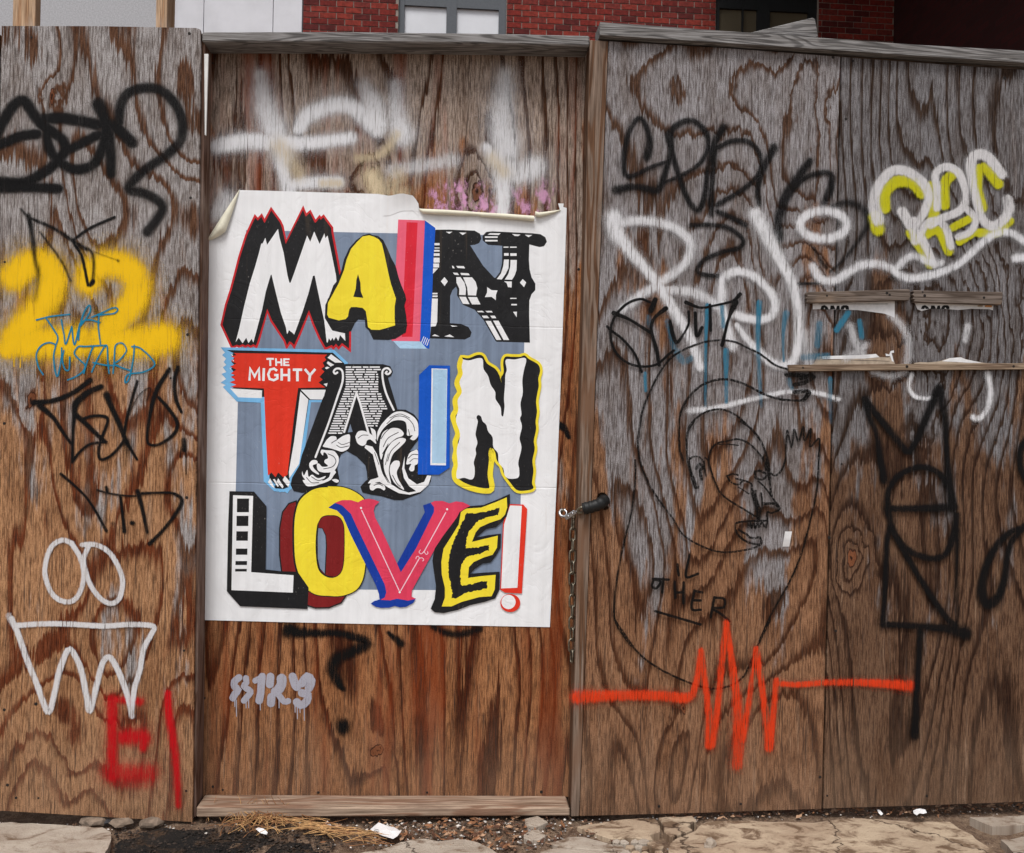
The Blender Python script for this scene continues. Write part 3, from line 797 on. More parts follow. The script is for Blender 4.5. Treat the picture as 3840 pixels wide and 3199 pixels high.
for p in ([(725, 508), (800, 508), (765, 530)], [(875, 515), (958, 518), (915, 545)], [(582, 920), (638, 920), (580, 980)], [(710, 1018), (748, 1065), (712, 1118), (670, 1065)],
          [(570, 1258), (635, 1260), (628, 1520), (612, 1570), (555, 1575)], [(570, 1680), (600, 1660), (655, 1685)], [(710, 1685), (770, 1663), (820, 1695)], [(780, 1560), (862, 1570), (800, 1577)],
          [(795, 890), (808, 890), (825, 920), (800, 918)], [(842, 892), (928, 895), (942, 920), (858, 915)], [(805, 968), (855, 970), (875, 995), (825, 992)], [(890, 970), (980, 975), (995, 998), (900, 995)],
          [(843, 1018), (890, 1018), (935, 1080), (952, 1150), (948, 1220), (875, 1218), (878, 1150), (845, 1080)], [(920, 1020), (1020, 1020), (1060, 1070), (1080, 1140), (1065, 1225), (975, 1222), (965, 1130)],
          [(875, 1238), (950, 1240), (992, 1322), (918, 1318)], [(975, 1242), (1075, 1243), (1115, 1325), (1020, 1325)], [(1075, 1400), (1135, 1397), (1160, 1415), (1090, 1412)], [(1170, 1398), (1240, 1398), (1253, 1415), (1190, 1415)],
          [(1130, 1452), (1190, 1452), (1215, 1480), (1150, 1480)], [(1225, 1452), (1275, 1452), (1293, 1480), (1245, 1480)], [(1172, 1510), (1232, 1512), (1350, 1725), (1295, 1725)], [(1258, 1508), (1318, 1508), (1438, 1725), (1375, 1725)],
          [(1190, 1130), (1240, 1165), (1307, 1168), (1290, 1215), (1288, 1278), (1240, 1240), (1165, 1243), (1190, 1190)],
          [(1380, 820), (1435, 820), (1430, 920), (1400, 980), (1355, 1045), (1298, 1040), (1345, 980), (1370, 900)], [(1453, 825), (1525, 825), (1520, 940), (1500, 1000), (1470, 1048), (1390, 1045), (1430, 980), (1450, 900)],
          [(1380, 1065), (1468, 1068), (1465, 1135), (1425, 1130), (1410, 1085)], [(1590, 1040), (1630, 1078), (1605, 1132), (1558, 1080)], [(1482, 1408), (1525, 1408), (1522, 1470)],
          [(1195, 540), (1225, 523), (1343, 525), (1320, 545)], [(1470, 532), (1565, 540), (1540, 557), (1500, 555)], [(1615, 542), (1698, 545), (1655, 570)]):
    P.poly(PB(*p), I_WHITE)
rects(PB, (598, 635, 655, 660), (598, 685, 655, 696), (593, 712, 655, 732), (590, 750, 655, 780), (588, 800, 655, 855), (585, 865, 650, 910), (575, 1195, 632, 1212), (575, 1225, 632, 1243), (1375, 675, 1430, 687), (1447, 675, 1522, 688), (1380, 748, 1432, 778), (1450, 750, 1522, 780), (1450, 1252, 1520, 1263), (1462, 1320, 1525, 1336), (1165, 560, 1308, 577), (1168, 600, 1308, 617))
P.done("printed_letter", poster, label="black ornamented N with white bars and stars")
# --- A (yellow)
P.poly(PA((1905, 528), (1940, 545), (2000, 555), (2060, 600), (2110, 700), (2150, 800), (2200, 890), (2240, 1040), (2265, 1110), (2310, 1215), (2320, 1270), (2300, 1340), (2320, 1450), (2330, 1560), (2315, 1640), (2200, 1710), (2120, 1725), (1950, 1720), (1900, 1620), (1860, 1580), (1855, 1500), (1780, 1495), (1740, 1540), (1700, 1625), (1620, 1645), (1570, 1635), (1480, 1600), (1410, 1480), (1408, 1400), (1435, 1270), (1490, 1180), (1540, 1060), (1590, 950), (1620, 820), (1680, 690), (1760, 600), (1840, 545)), I_BLACK)
P.poly(PA((1905, 548), (1960, 565), (2010, 592), (2045, 640), (2070, 740), (2100, 880), (2125, 1000), (2150, 1100), (2205, 1260), (2190, 1350), (2190, 1480), (2195, 1560), (2100, 1590), (2020, 1612), (1930, 1610), (1890, 1580), (1880, 1490), (1865, 1400), (1830, 1365), (1760, 1355), (1700, 1355), (1680, 1380), (1665, 1460), (1640, 1490), (1560, 1505), (1450, 1475), (1432, 1440), (1440, 1310), (1500, 1200), (1560, 1090), (1620, 940), (1650, 820), (1700, 700), (1770, 620), (1830, 560)), I_YELLOW)
P.poly(PA((1778, 985), (1805, 1080), (1810, 1180), (1838, 1252), (1725, 1240), (1752, 1150), (1760, 1050)), I_BLACK)
P.done("printed_letter", poster, label="yellow A with wavy black depth")
# --- T with THE MIGHTY
tb = PC((300, 158), (1495, 188), (1625, 310), (1420, 720), (1225, 720), (1200, 900), (1110, 1450), (1010, 1590), (1000, 1700), (940, 1722), (850, 1715), (750, 1620), (715, 720), (430, 705), (310, 580), (360, 550), (300, 520), (345, 490), (300, 440), (350, 420), (305, 360), (345, 330), (310, 290), (340, 250), (300, 215), (330, 190))
P.stroke(tb, 22, I_GLOW, smooth=False, closed=True)
P.poly(tb, I_BLACK)
P.poly(PC((380, 192), (1430, 210), (1400, 240), (1420, 270), (1380, 300), (1400, 340), (1365, 370), (1400, 400), (1345, 460), (1380, 490), (1335, 525), (1410, 580), (1105, 585), (1060, 900), (985, 1560), (940, 1590), (880, 1535), (850, 1590), (805, 1535), (765, 1570), (740, 1100), (720, 590), (340, 575), (405, 548), (335, 520), (400, 495), (345, 460), (400, 445), (345, 420), (410, 380), (340, 345), (410, 310), (350, 280), (395, 250), (350, 230), (410, 215)), I_SCARLET)
for p in ([(340, 590), (700, 612), (695, 700), (430, 690)], [(1135, 605), (1415, 605), (1385, 715), (1240, 712)], [(1130, 625), (1220, 715), (1115, 1440), (1005, 1600), (1000, 1530), (1060, 1180)],
          [(1475, 205), (1605, 300), (1520, 300), (1435, 245)], [(1440, 285), (1510, 325), (1470, 345), (1425, 305)], [(1430, 345), (1460, 355), (1425, 375), (1405, 360)], [(1390, 540), (1435, 530), (1425, 570)],
          [(790, 1600), (840, 1710), (830, 1715), (765, 1645)], [(820, 1612), (842, 1610), (890, 1690), (870, 1695)], [(880, 1600), (940, 1690), (930, 1715), (862, 1640)], [(955, 1575), (1015, 1640), (995, 1700), (930, 1620)],
          [(345, 200), (375, 215), (365, 228)], [(370, 268), (385, 275), (372, 290)], [(330, 355), (352, 370), (345, 378)]):
    P.poly(PC(*p), I_WHITE)
P.poly(PC((1228, 728), (1385, 728), (1340, 830), (1150, 1345), (1190, 1040)), I_GLOW)
P.poly(PC((1250, 745), (1385, 745), (1340, 840), (1180, 1270), (1215, 1020)), I_GREY)
P.poly(PC((760, 1665), (845, 1749), (865, 1728), (900, 1760), (940, 1742), (985, 1770), (1010, 1735), (1000, 1715), (940, 1724), (850, 1718)), I_GLOW)
P.done("printed_letter", poster, label="scarlet T with white bevels and blue glow")
for ln, w in ([[(748, 258), (832, 258)], 22], [[(790, 258), (792, 337)], 22], [[(855, 252), (858, 337)], 20], [[(915, 254), (918, 337)], 20], [[(857, 297), (917, 297)], 20], [[(948, 252), (948, 337)], 22], [[(948, 262), (1008, 262)], 18], [[(948, 296), (1000, 297)], 16], [[(948, 328), (1008, 330)], 18],
              [[(558, 502), (565, 368), (615, 455), (665, 368), (668, 502)], 26], [[(720, 362), (714, 506)], 28], [[(868, 392), (835, 368), (790, 378), (768, 432), (784, 484), (830, 498), (872, 478), (872, 440), (836, 440)], 26], [[(920, 366), (920, 502)], 28], [[(1002, 368), (1002, 510)], 28], [[(920, 440), (1002, 440)], 26], [[(1045, 380), (1150, 380)], 28], [[(1096, 380), (1097, 510)], 30], [[(1180, 372), (1238, 442), (1230, 510)], 28], [[(1298, 372), (1238, 442)], 28]):
    P.stroke(PC(*ln), w / 3.0, I_WHITE, smooth=False, cap=False)
P.done("printed_lettering", poster, label="white lettering THE MIGHTY on the scarlet T")
# --- A (engraved, with scrolls)
sil = PC((1490, 400), (1510, 350), (1570, 325), (1640, 315), (2060, 318), (2140, 340), (2170, 400), (2150, 450), (2115, 470), (2220, 820)) + PG((1520, 280), (1640, 285), (1760, 350), (1822, 430), (1822, 700), (1700, 862), (1815, 838), (1818, 1190), (2005, 1195), (1990, 1290), (1850, 1450), (1600, 1545), (1480, 1545), (1300, 1490), (1160, 1470), (1040, 1440), (1010, 1360), (1080, 1280), (1110, 1260), (1100, 1150), (1080, 1060), (960, 940), (820, 860), (740, 910), (700, 1000), (690, 1110), (722, 1280), (680, 1340), (500, 1390), (200, 1445), (80, 1420), (35, 1330), (60, 1230), (160, 1060), (190, 930), (480, 140)) + PC((1500, 470),)
P.poly(sil, I_BLACK)
P.poly(PG((870, 482), (902, 592), (835, 602)), I_GREY)
P.stroke(PC((1545, 412), (1520, 425), (1505, 400), (1530, 370), (1575, 370), (1605, 410), (1602, 520), (1545, 690), (1440, 1000), (1300, 1362)), 7.5, I_WHITE)
P.stroke(PC((1622, 1080), (1670, 930), (1760, 640)), 8, I_WHITE, smooth=False)
P.stroke(PC((1760, 640), (1800, 750), (1895, 1090)), 8, I_WHITE, smooth=False)
P.stroke(PD((62, 402), (48, 418), (75, 430), (105, 400), (75, 365), (35, 370), (12, 410), (22, 520), (60, 660), (140, 832)), 7.5, I_WHITE)
rs = random.Random(3)
def seg_row(y, a, b):
    x = a
    while x < b - 12:
        w = rs.uniform(40, 130)
        e = min(b, x + w)
        P.poly(PC((x, y), (e, y), (e - rs.uniform(-4, 4), y + 15), (x + rs.uniform(-4, 4), y + 15)), I_WHITE)
        x = e + rs.uniform(8, 20)
y = 343
while y < 1105:
    xl = 1640 if y < 560 else 1640 - (y - 560) * 0.37
    xr = 2035 if y < 380 else (2005 if y < 640 else 2035 + (y - 640) * 0.42)
    if y < 620: seg_row(y, xl, xr)
    else:
        seg_row(y, xl, 1742 - (y - 640) * 0.31)
        if y < 1030: seg_row(y, 1782 + (y - 640) * 0.30, min(xr, 2230) if y < 820 else 2060 - (y - 820) * 0.35)
    y += 27.5
P.done("printed_letter", poster, label="black and white engraved A with hatching")
for p in ([(545, 700), (600, 655), (670, 660), (690, 700), (770, 650), (860, 632), (865, 730), (850, 820), (760, 870), (680, 850), (580, 820), (490, 800), (500, 770)],
          [(470, 840), (540, 850), (640, 860), (700, 930), (710, 1000), (680, 1090), (620, 1150), (500, 1160), (420, 1130), (405, 1040), (440, 1040), (480, 1080), (560, 1070), (510, 1020), (520, 980), (560, 960), (540, 900), (500, 880), (490, 925), (455, 880)],
          [(300, 1030), (340, 990), (400, 990), (415, 1030), (350, 1060), (370, 1110), (430, 1170), (425, 1190), (340, 1140), (300, 1080)],
          [(200, 1140), (225, 1200), (270, 1125), (290, 1220), (340, 1190), (420, 1240), (530, 1210), (480, 1275), (570, 1230), (600, 1150), (640, 1125), (672, 1155), (640, 1200), (600, 1260), (520, 1300), (430, 1330), (350, 1350), (260, 1345), (205, 1265), (240, 1265), (200, 1200)],
          [(610, 1262), (660, 1250), (712, 1270), (700, 1300), (660, 1298)],
          [(1380, 405), (1480, 325), (1600, 310), (1720, 360), (1800, 440), (1820, 540), (1815, 650), (1760, 710), (1705, 690), (1740, 640), (1665, 645), (1660, 560), (1640, 460), (1560, 430), (1450, 450), (1340, 540), (1270, 650), (1245, 720), (1250, 600), (1300, 500)],
          [(1290, 700), (1330, 600), (1430, 545), (1540, 545), (1610, 600), (1600, 650), (1500, 690), (1400, 780), (1340, 870), (1300, 980), (1275, 850)],
          [(1335, 980), (1370, 860), (1450, 740), (1560, 680), (1640, 690), (1630, 740), (1540, 830), (1470, 900), (1430, 1000), (1408, 1150), (1440, 1320), (1370, 1200), (1340, 1100)],
          [(1430, 1060), (1480, 1000), (1550, 1000), (1560, 1060), (1520, 1150), (1540, 1250), (1620, 1400), (1500, 1320), (1440, 1220), (1420, 1130)],
          [(940, 660), (980, 590), (1060, 580), (1150, 620), (1210, 680), (1230, 760), (1150, 700), (1100, 720), (1090, 760), (1040, 790), (970, 750)],
          [(1150, 530), (1220, 580), (1230, 700), (1180, 640)],
          [(1140, 1350), (1170, 1300), (1240, 1310), (1330, 1330), (1360, 1380), (1340, 1410), (1290, 1380), (1230, 1380), (1190, 1410), (1150, 1400)],
          [(1650, 1030), (1690, 900), (1760, 855), (1812, 855), (1812, 1030), (1770, 1060), (1760, 1130), (1720, 1145), (1690, 1110), (1720, 1040), (1660, 1050)]):
    curve_poly(PG(*p), I_WHITE)
P.poly(PG((1115, 1312), (1150, 1262), (1230, 1240), (1265, 1225), (1220, 1050), (1185, 910), (1070, 815), (1085, 775), (1180, 800), (1240, 900), (1290, 1060), (1330, 1180), (1420, 1310), (1560, 1400), (1680, 1440), (1790, 1420), (1690, 1350), (1620, 1240), (1592, 1110), (1630, 930), (1625, 1100), (1680, 1240), (1800, 1325), (1900, 1290), (1942, 1200), (2000, 1205), (1960, 1330), (1850, 1430), (1700, 1470), (1550, 1450), (1400, 1370), (1280, 1290), (1180, 1310)), I_WHITE)
for p, w in (([(690, 700), (640, 730), (610, 750)], 10), ([(680, 780), (740, 810), (850, 790)], 10), ([(700, 740), (760, 770), (860, 740)], 8), ([(560, 900), (640, 940), (670, 1010), (620, 1080), (500, 1110)], 10), ([(330, 1220), (420, 1270), (510, 1250)], 10), ([(260, 1230), (330, 1300), (430, 1300)], 9),
             ([(1300, 690), (1360, 600), (1460, 530), (1600, 540)], 10), ([(1380, 480), (1500, 380), (1640, 390), (1740, 480), (1770, 580)], 9), ([(1420, 400), (1560, 345), (1700, 400)], 8), ([(1680, 560), (1700, 640)], 9), ([(1330, 800), (1400, 680), (1540, 600)], 10), ([(1320, 900), (1400, 760)], 9),
             ([(1390, 1000), (1440, 860), (1560, 740)], 10), ([(1360, 1050), (1400, 900)], 8), ([(1460, 1200), (1520, 1310), (1570, 1360)], 10), ([(980, 680), (1040, 640), (1120, 640)], 9), ([(1280, 1000), (1320, 1160), (1400, 1300)], 9), ([(1210, 880), (1270, 1050)], 8), ([(1200, 1340), (1260, 1320), (1330, 1350)], 9), ([(1680, 960), (1740, 910), (1812, 910)], 10), ([(1700, 1010), (1750, 970), (1812, 970)], 8)):
    P.stroke(PG(*p), w / 3.7, I_BLACK)
P.done("printed_ornament", poster, label="white acanthus scrolls around the foot of the engraved A")
# --- I (blue)
P.poly(PD((540, 330), (772, 335), (768, 1480), (650, 1560), (412, 1558), (425, 440)), I_BLUE)
P.poly(PD((566, 366), (742, 371), (727, 1455), (552, 1452)), I_WHITE)
P.poly(PD((580, 376), (738, 380), (725, 1430), (570, 1430)), I_SKY)
P.done("printed_letter", poster, label="blue I with a pale blue face")
# --- N (wavy white)
n2 = PD((905, 240), (985, 250), (1075, 215), (1140, 225), (1190, 310), (1280, 370), (1325, 440), (1352, 525), (1345, 470), (1375, 410), (1370, 300), (1395, 235), (1470, 235), (1560, 235), (1610, 220), (1660, 260), (1760, 320), (1785, 390), (1765, 480), (1770, 560), (1755, 640), (1740, 740), (1750, 850), (1735, 960), (1740, 1050), (1715, 1180), (1725, 1270), (1700, 1400), (1710, 1520), (1695, 1650), (1710, 1710), (1650, 1735), (1530, 1735), (1450, 1650), (1380, 1550), (1350, 1460), (1300, 1400), (1280, 1310), (1250, 1265), (1235, 1320), (1240, 1400), (1225, 1560), (1245, 1690), (1220, 1740), (1100, 1735), (950, 1690), (840, 1620), (820, 1530), (840, 1450), (825, 1370), (840, 1280), (830, 1190), (860, 1100), (830, 1000), (805, 900), (840, 830), (830, 720), (880, 630), (850, 530), (890, 420), (880, 330))
P.stroke(n2, 20, I_YELLOW, closed=True)
curve_poly(n2, I_BLACK)
curve_poly(PD((920, 265), (990, 275), (1090, 250), (1140, 265), (1150, 370), (1200, 450), (1230, 550), (1280, 630), (1285, 710), (1340, 800), (1350, 890), (1370, 900), (1385, 800), (1380, 700), (1390, 560), (1395, 440), (1410, 380), (1400, 270), (1500, 265), (1625, 255), (1600, 400), (1585, 510), (1590, 640), (1565, 760), (1575, 880), (1560, 930), (1580, 1020), (1555, 1150), (1575, 1260), (1540, 1420), (1550, 1500), (1540, 1590), (1440, 1605), (1390, 1570), (1370, 1490), (1320, 1420), (1310, 1320), (1260, 1250), (1250, 1140), (1200, 1070), (1180, 1000), (1140, 960), (1120, 905), (1085, 890), (1070, 920), (1085, 960), (1070, 1040), (1060, 1110), (1080, 1200), (1060, 1270), (1065, 1330), (1040, 1420), (1050, 1490), (1045, 1580), (1010, 1615), (930, 1595), (855, 1605), (845, 1540), (860, 1450), (850, 1280), (885, 1110), (840, 950), (865, 830), (860, 720), (905, 630), (880, 520), (915, 430), (905, 350)), I_WHITE)
P.done("printed_letter", poster, label="white wavy N with black depth and yellow outline")
# --- O
ob_ = PE((1085, 295), (1000, 325), (930, 420), (898, 600), (898, 900), (922, 1100), (1000, 1300), (1150, 1450), (1300, 1498), (1450, 1495), (1590, 1440), (1640, 1365), (1300, 1300), (1200, 1000), (1100, 500))
P.poly(ob_, I_MAROON); P.stroke(ob_, 5, I_BLACK, smooth=False, closed=True)
oy = PE((1440, 130), (1600, 140), (1740, 190), (1850, 280), (1900, 420), (1890, 620), (1870, 800), (1862, 1000), (1830, 1180), (1750, 1300), (1600, 1360), (1450, 1362), (1290, 1340), (1160, 1240), (1090, 1080), (1058, 900), (1052, 600), (1070, 420), (1120, 280), (1230, 180), (1330, 140))
P.stroke(oy, 7, I_BLACK, closed=True)
curve_poly(oy, I_YELLOW)
oh = PE((1330, 560), (1380, 480), (1470, 463), (1560, 480), (1610, 560), (1620, 700), (1615, 950), (1590, 1080), (1530, 1140), (1450, 1147), (1370, 1100), (1330, 1020), (1312, 850), (1315, 680))
P.stroke(oh, 6, I_BLACK, closed=True)
curve_poly(oh, I_MAROON)
P.poly(PE((1330, 595), (1380, 600), (1420, 680), (1430, 800), (1415, 1125), (1350, 1060), (1322, 940), (1320, 700)), I_BLACK)
P.poly(PE((1334, 600), (1376, 606), (1412, 684), (1418, 800), (1404, 1112), (1352, 1050), (1328, 940), (1326, 700)), I_GREY)
P.done("printed_letter", poster, label="yellow O with maroon depth")
# --- L
P.poly(PE((335, 185), (610, 190), (750, 355), (740, 1065), (910, 1085), (1100, 1090), (1225, 1270), (1210, 1510), (455, 1478), (305, 1310), (320, 560)), I_BLACK)
P.poly(PE((375, 230), (600, 238), (578, 1095), (1055, 1130), (1047, 1325), (357, 1297)), I_WHITE)
for (a, b, c, d) in ((420, 268, 555, 422), (415, 462, 548, 577), (412, 636, 543, 742), (408, 830, 537, 900), (403, 970, 533, 1015), (400, 1058, 530, 1088)):
    P.poly(PE((a, b), (c, b), (c - 2, d), (a - 2, d)), I_BLACK)
P.done("printed_letter", poster, label="white L with black squares and black depth")
# --- V
P.poly(PE((1445, 370), (1520, 318), (1640, 350), (1720, 450), (1760, 560), (2090, 1250), (2104, 1340), (2070, 1400), (2020, 1395), (2015, 1340), (1980, 1240), (1700, 680), (1610, 470), (1540, 400)), I_DBLUE)
P.poly(PF((470, 345), (555, 315), (600, 370), (595, 420), (390, 830), (225, 1100), (178, 1000), (490, 420)), I_DBLUE)
P.poly(PE((1920, 1450), (1960, 1420), (2030, 1398), (2430, 1390), (2400, 1440), (2320, 1485), (2250, 1492), (2190, 1475), (2130, 1495), (2040, 1497), (1980, 1485)), I_DBLUE)
P.poly(PE((1520, 315), (1600, 285), (1700, 285), (1780, 310), (1830, 280), (1900, 270), (1960, 280), (2020, 305), (1970, 350), (1955, 400), (1970, 480), (2040, 610), (2218, 1000), (2260, 1097), (2430, 830), (2632, 420), (2634, 365), (2597, 316), (2640, 295), (2730, 295), (2805, 322), (2880, 300), (2960, 310), (3040, 350), (2930, 420), (2640, 840), (2440, 1200), (2385, 1300), (2380, 1370), (2430, 1395), (2340, 1415), (2220, 1392), (2140, 1412), (2030, 1405), (2080, 1380), (2097, 1320), (2080, 1235), (1760, 575), (1700, 440), (1600, 345)), I_ROSE)
P.stroke(PE((1820, 400), (2240, 1300)), 3.6, I_PALE, smooth=False)
P.stroke(PF((725, 425), (478, 870)), 3.6, I_PALE, smooth=False)
P.stroke(PF((430, 935), (220, 1302)), 3.6, I_PALE, smooth=False)
P.stroke(PF((480, 862), (450, 890), (425, 870), (440, 845)), 2.6, I_PALE); P.stroke(PF((480, 862), (505, 895), (525, 885), (520, 865)), 2.6, I_PALE)
P.stroke(PF((430, 938), (415, 915), (395, 925), (390, 945)), 2.6, I_PALE); P.stroke(PF((430, 938), (460, 935), (478, 955), (465, 970)), 2.6, I_PALE)
for p in (PE((1813, 373),), PF((207, 1320),), PF((740, 388),)):
    c = p[0]; P.poly([(c[0] + 4.2 * math.cos(a * math.pi / 5), c[1] + 4.2 * math.sin(a * math.pi / 5)) for a in range(10)], I_WHITE)
P.done("printed_letter", poster, label="rose V with dark blue depth")
# --- exclamation mark
P.poly(PF((1440, 330), (1595, 335), (1640, 385), (1615, 800), (1580, 1335), (1390, 1325), (1335, 1290), (1368, 545)), I_SCARLET)
P.poly(PF((1448, 345), (1580, 350), (1530, 1270), (1347, 1278), (1380, 560), (1440, 370)), I_WHITE)
P.poly(PF(*[(1450 + 112 * math.cos(a * math.pi / 14), 1442 + 102 * math.sin(a * math.pi / 14)) for a in range(28)]), I_SCARLET)
P.poly(PF(*[(1430 + 80 * math.cos(a * math.pi / 14), 1430 + 80 * math.sin(a * math.pi / 14)) for a in range(28)]), I_WHITE)
P.done("printed_mark", poster, label="white exclamation mark edged in scarlet")
# --- E
P.poly(PF((1000, 352), (1150, 340), (1300, 280), (1445, 215), (1445, 330), (1410, 470), (1340, 545), (1290, 590), (1180, 610), (1100, 680), (1070, 705), (1200, 680), (1345, 662), (1340, 820), (1290, 910), (1230, 985), (1140, 1000), (1050, 1060), (1000, 1112), (1150, 1100), (1330, 1090), (1325, 1300), (1280, 1390), (1160, 1430), (1000, 1465), (860, 1520), (700, 1555), (600, 1545), (555, 1505), (600, 1400), (615, 1250), (590, 1080), (575, 960), (600, 830), (700, 680), (850, 480), (880, 420), (960, 370)), I_BLACK)
P.poly(PF((960, 380), (1120, 370), (1280, 310), (1410, 255), (1415, 370), (1390, 450), (1340, 500), (1220, 540), (1110, 590), (1060, 650), (1020, 755), (1160, 720), (1310, 685), (1300, 820), (1250, 900), (1150, 930), (1040, 980), (985, 1040), (975, 1160), (1120, 1140), (1285, 1125), (1275, 1290), (1240, 1365), (1100, 1375), (900, 1430), (790, 1480), (680, 1480), (715, 1380), (715, 1270), (680, 1120), (675, 980), (700, 830), (790, 690), (870, 560), (895, 420), (930, 395)), I_YELLOW)
inner = PF((960, 430), (1060, 435), (1200, 410), (1330, 370), (1310, 450), (1180, 480), (1070, 530), (1000, 620), (960, 710), (950, 830), (1080, 820), (1210, 790), (1210, 850), (1100, 890), (960, 920), (900, 1010), (885, 1120), (900, 1245), (1020, 1230), (1100, 1200), (1190, 1200), (1190, 1280), (1060, 1300), (940, 1330), (870, 1380), (790, 1390), (800, 1330), (775, 1220), (755, 1080), (755, 960), (790, 800), (860, 640), (930, 500))
rough = []
for i, p in enumerate(inner):
    q2 = inner[(i + 1) % len(inner)]; n = max(2, int(math.dist(p, q2) / 5))
    for k in range(n):
        rough.append((p[0] + (q2[0] - p[0]) * k / n + rs.uniform(-2.2, 2.2), p[1] + (q2[1] - p[1]) * k / n + rs.uniform(-2.2, 2.2)))
P.poly(rough, I_BLACK)
P.done("printed_letter", poster, label="yellow flame-shaped E with rough black core")

# lifted and rolled edges of the sheet
M_BACK = flat("paper_back", (232, 228, 208), 0.7, 0.06, 30)
def wall3(px, py, Y, out): 
    X, Z = on_wall(px, py, Y); return Vector((X, Y - out, Z))
V, Fc = [], []
f0, f1 = PA((447, 28),)[0], PA((80, 598),)[0]
nt, ns = 22, 8
for i in range(nt + 1):
    u = i / nt
    bx_, by_ = f0[0] + (f1[0] - f0[0]) * u, f0[1] + (f1[1] - f0[1]) * u
    wd = 46 * (min(1, u / 0.72)) ** 0.9 * (1 if u < 0.72 else max(0.02, (1 - u) / 0.28) ** 0.55)
    for j in range(ns + 1):
        s_ = j / ns
        V.append(wall3(bx_ + wd * s_ * 0.84, by_ + wd * s_ * 0.54, PY, 0.0016 + 0.020 * (wd / 46) * math.sin(math.pi * min(1, s_ * 0.86 + 0.02)) ** 0.8))
for i in range(nt):
    for j in range(ns):
        a = i * (ns + 1) + j; Fc.append((a, a + 1, a + ns + 2, a + ns + 1))
build("curled_corner", V, Fc, M_BACK, poster, smooth=True)
def roll(name, pts, rads, turns=1.6):
    V, Fc = [], []; seg = 26
    path = [p for p in pts]
    for (px, py), r in zip(path, rads):
        for k in range(seg + 1):
            a = -math.pi / 2 + turns * 2 * math.pi * k / seg
            rr = r * (1 - 0.35 * k / seg)
            c = wall3(px, py, PY, r)
            V.append(c + Vector((0, -math.cos(a) * rr * (1 if True else 0), math.sin(a) * rr)))
    n = len(path)
    for i in range(n - 1):
        for k in range(seg):
            a = i * (seg + 1) + k; Fc.append((a, a + 1, a + seg + 2, a + seg + 1))
    return build(name, V, Fc, M_BACK, poster, smooth=True)
roll("rolled_edge", PB((428, 258), (470, 282), (700, 293), (950, 305), (1090, 312), (1110, 318), (1400, 338), (1715, 365)), [0.003, 0.0078, 0.0084, 0.0074, 0.0058, 0.0072, 0.0082, 0.0090])
roll("rolled_edge", PB((1728, 308), (1770, 322), (1850, 308), (1940, 288), (2015, 264)), [0.008, 0.008, 0.0065, 0.0045, 0.0015])
V, Fc = [], []
for i in range(13):
    u = i / 12
    for j in range(7):
        s_ = j / 6
        px = 1430 + (20 + 400 * u) / 3; top = 700 + (98 + 26 * math.sin(u * 9) * 0.4 + (95 * max(0, u - 0.86) / 0.14)) / 3
        py = top + s_ * (230 * (1 - 0.35 * u)) / 3
        V.append(wall3(px, py, PY, 0.0009 + 0.010 * (1 - s_) ** 1.5 * (0.25 + 0.75 * math.sin(u * math.pi * 0.9))))
for i in range(12):
    for j in range(6):
        a = i * 7 + j; Fc.append((a, a + 7, a + 8, a + 1))
build("lifted_edge", V, Fc, I_WHITE, poster, smooth=True)
# ------------------------------------------------------------------ graffiti
a0, a1, a2, a3 = (Zm(x, 0, 2) for x in (0, 930, 1860, 2790))
b0, b2 = Zm(0, 775, 2), Zm(1860, 775, 2)
c0, c2, c3 = (Zm(x, 1550, 2) for x in (0, 1860, 2790))
d0, d1, d2, d3 = (Zm(x, 2324, 2) for x in (0, 930, 1860, 2790))
kf = Zm(2500, 1580, 3.5)
h5 = Zm(820, 2480, 5.25)
S_BLACK = paint("black_spray", (14, 13, 14), 0.72, 0.35, 0.45, 1.0)
S_BLACK_SOFT = paint("soft_black_spray", (15, 14, 14), 0.95, 0.45, 0.45, 2.0)
S_MARKER = paint("black_marker", (13, 12, 12), 0.3, 0.25, 0.3, 3.0)
S_CHALK = paint("dry_black_marker", (13, 11, 10), 0.30, 0.6, 0.45, 4.0, dash=0.15)
S_YELLOW = paint("yellow_spray", (240, 192, 24), 0.75, 0.45, 0.5, 5.0)
S_CYAN = paint("blue_marker", (24, 124, 160), 0.16, 0.3, 0.2, 6.0)
S_DRIP = paint("teal_drip", (52, 118, 146), 0.6, 0.6, 0.4, 7.0)
S_WHITE = paint("white_spray", (214, 212, 214), 0.5, 0.6, 0.35, 8.0)
S_WHITE_SOFT = paint("soft_white_spray", (224, 224, 228), 0.8, 0.8, 0.5, 9.0)
S_CREAM = paint("cream_spray", (214, 196, 164), 0.95, 0.6, 0.4, 10.0)
S_PINK = paint("pink_flakes", (214, 160, 196), 0.4, 0.5, 0.9, 11.0, patch=0.7)
S_RED = paint("red_spray", (196, 20, 28), 0.85, 0.6, 0.6, 12.0)
S_ORANGE = paint("orange_spray", (220, 62, 26), 0.6, 1.0, 0.6, 13.0)
S_GREY = paint("pale_grey_paint", (172, 170, 182), 0.14, 0.3, 0.2, 14.0)
S_LIME = paint("lime_spray", (190, 186, 30), 0.5, 0.5, 0.3, 15.0)
def go(L, mat, op, spread, *items, halo=None):
    """items: (points in photograph pixels, width in photograph pixels); halo: (mist paint, opacity, widening)"""
    if halo:                                        # overspray mist settles around the strokes
        for it in items:
            k = it[2] if len(it) > 2 else 1.0
            k = k if isinstance(k, (int, float)) else max(k)
            L.stroke(it[0], it[1], halo[0], halo[1] * k, True, spread * halo[2])
    for it in items:
        p, w = it[0], it[1]
        L.stroke(p, w, mat, it[2] if len(it) > 2 else op, True, spread)
L0 = Layer(0.0, 0.0003, 0.00003)
LD = Layer(DOOR_Y, 0.0003, 0.00003)
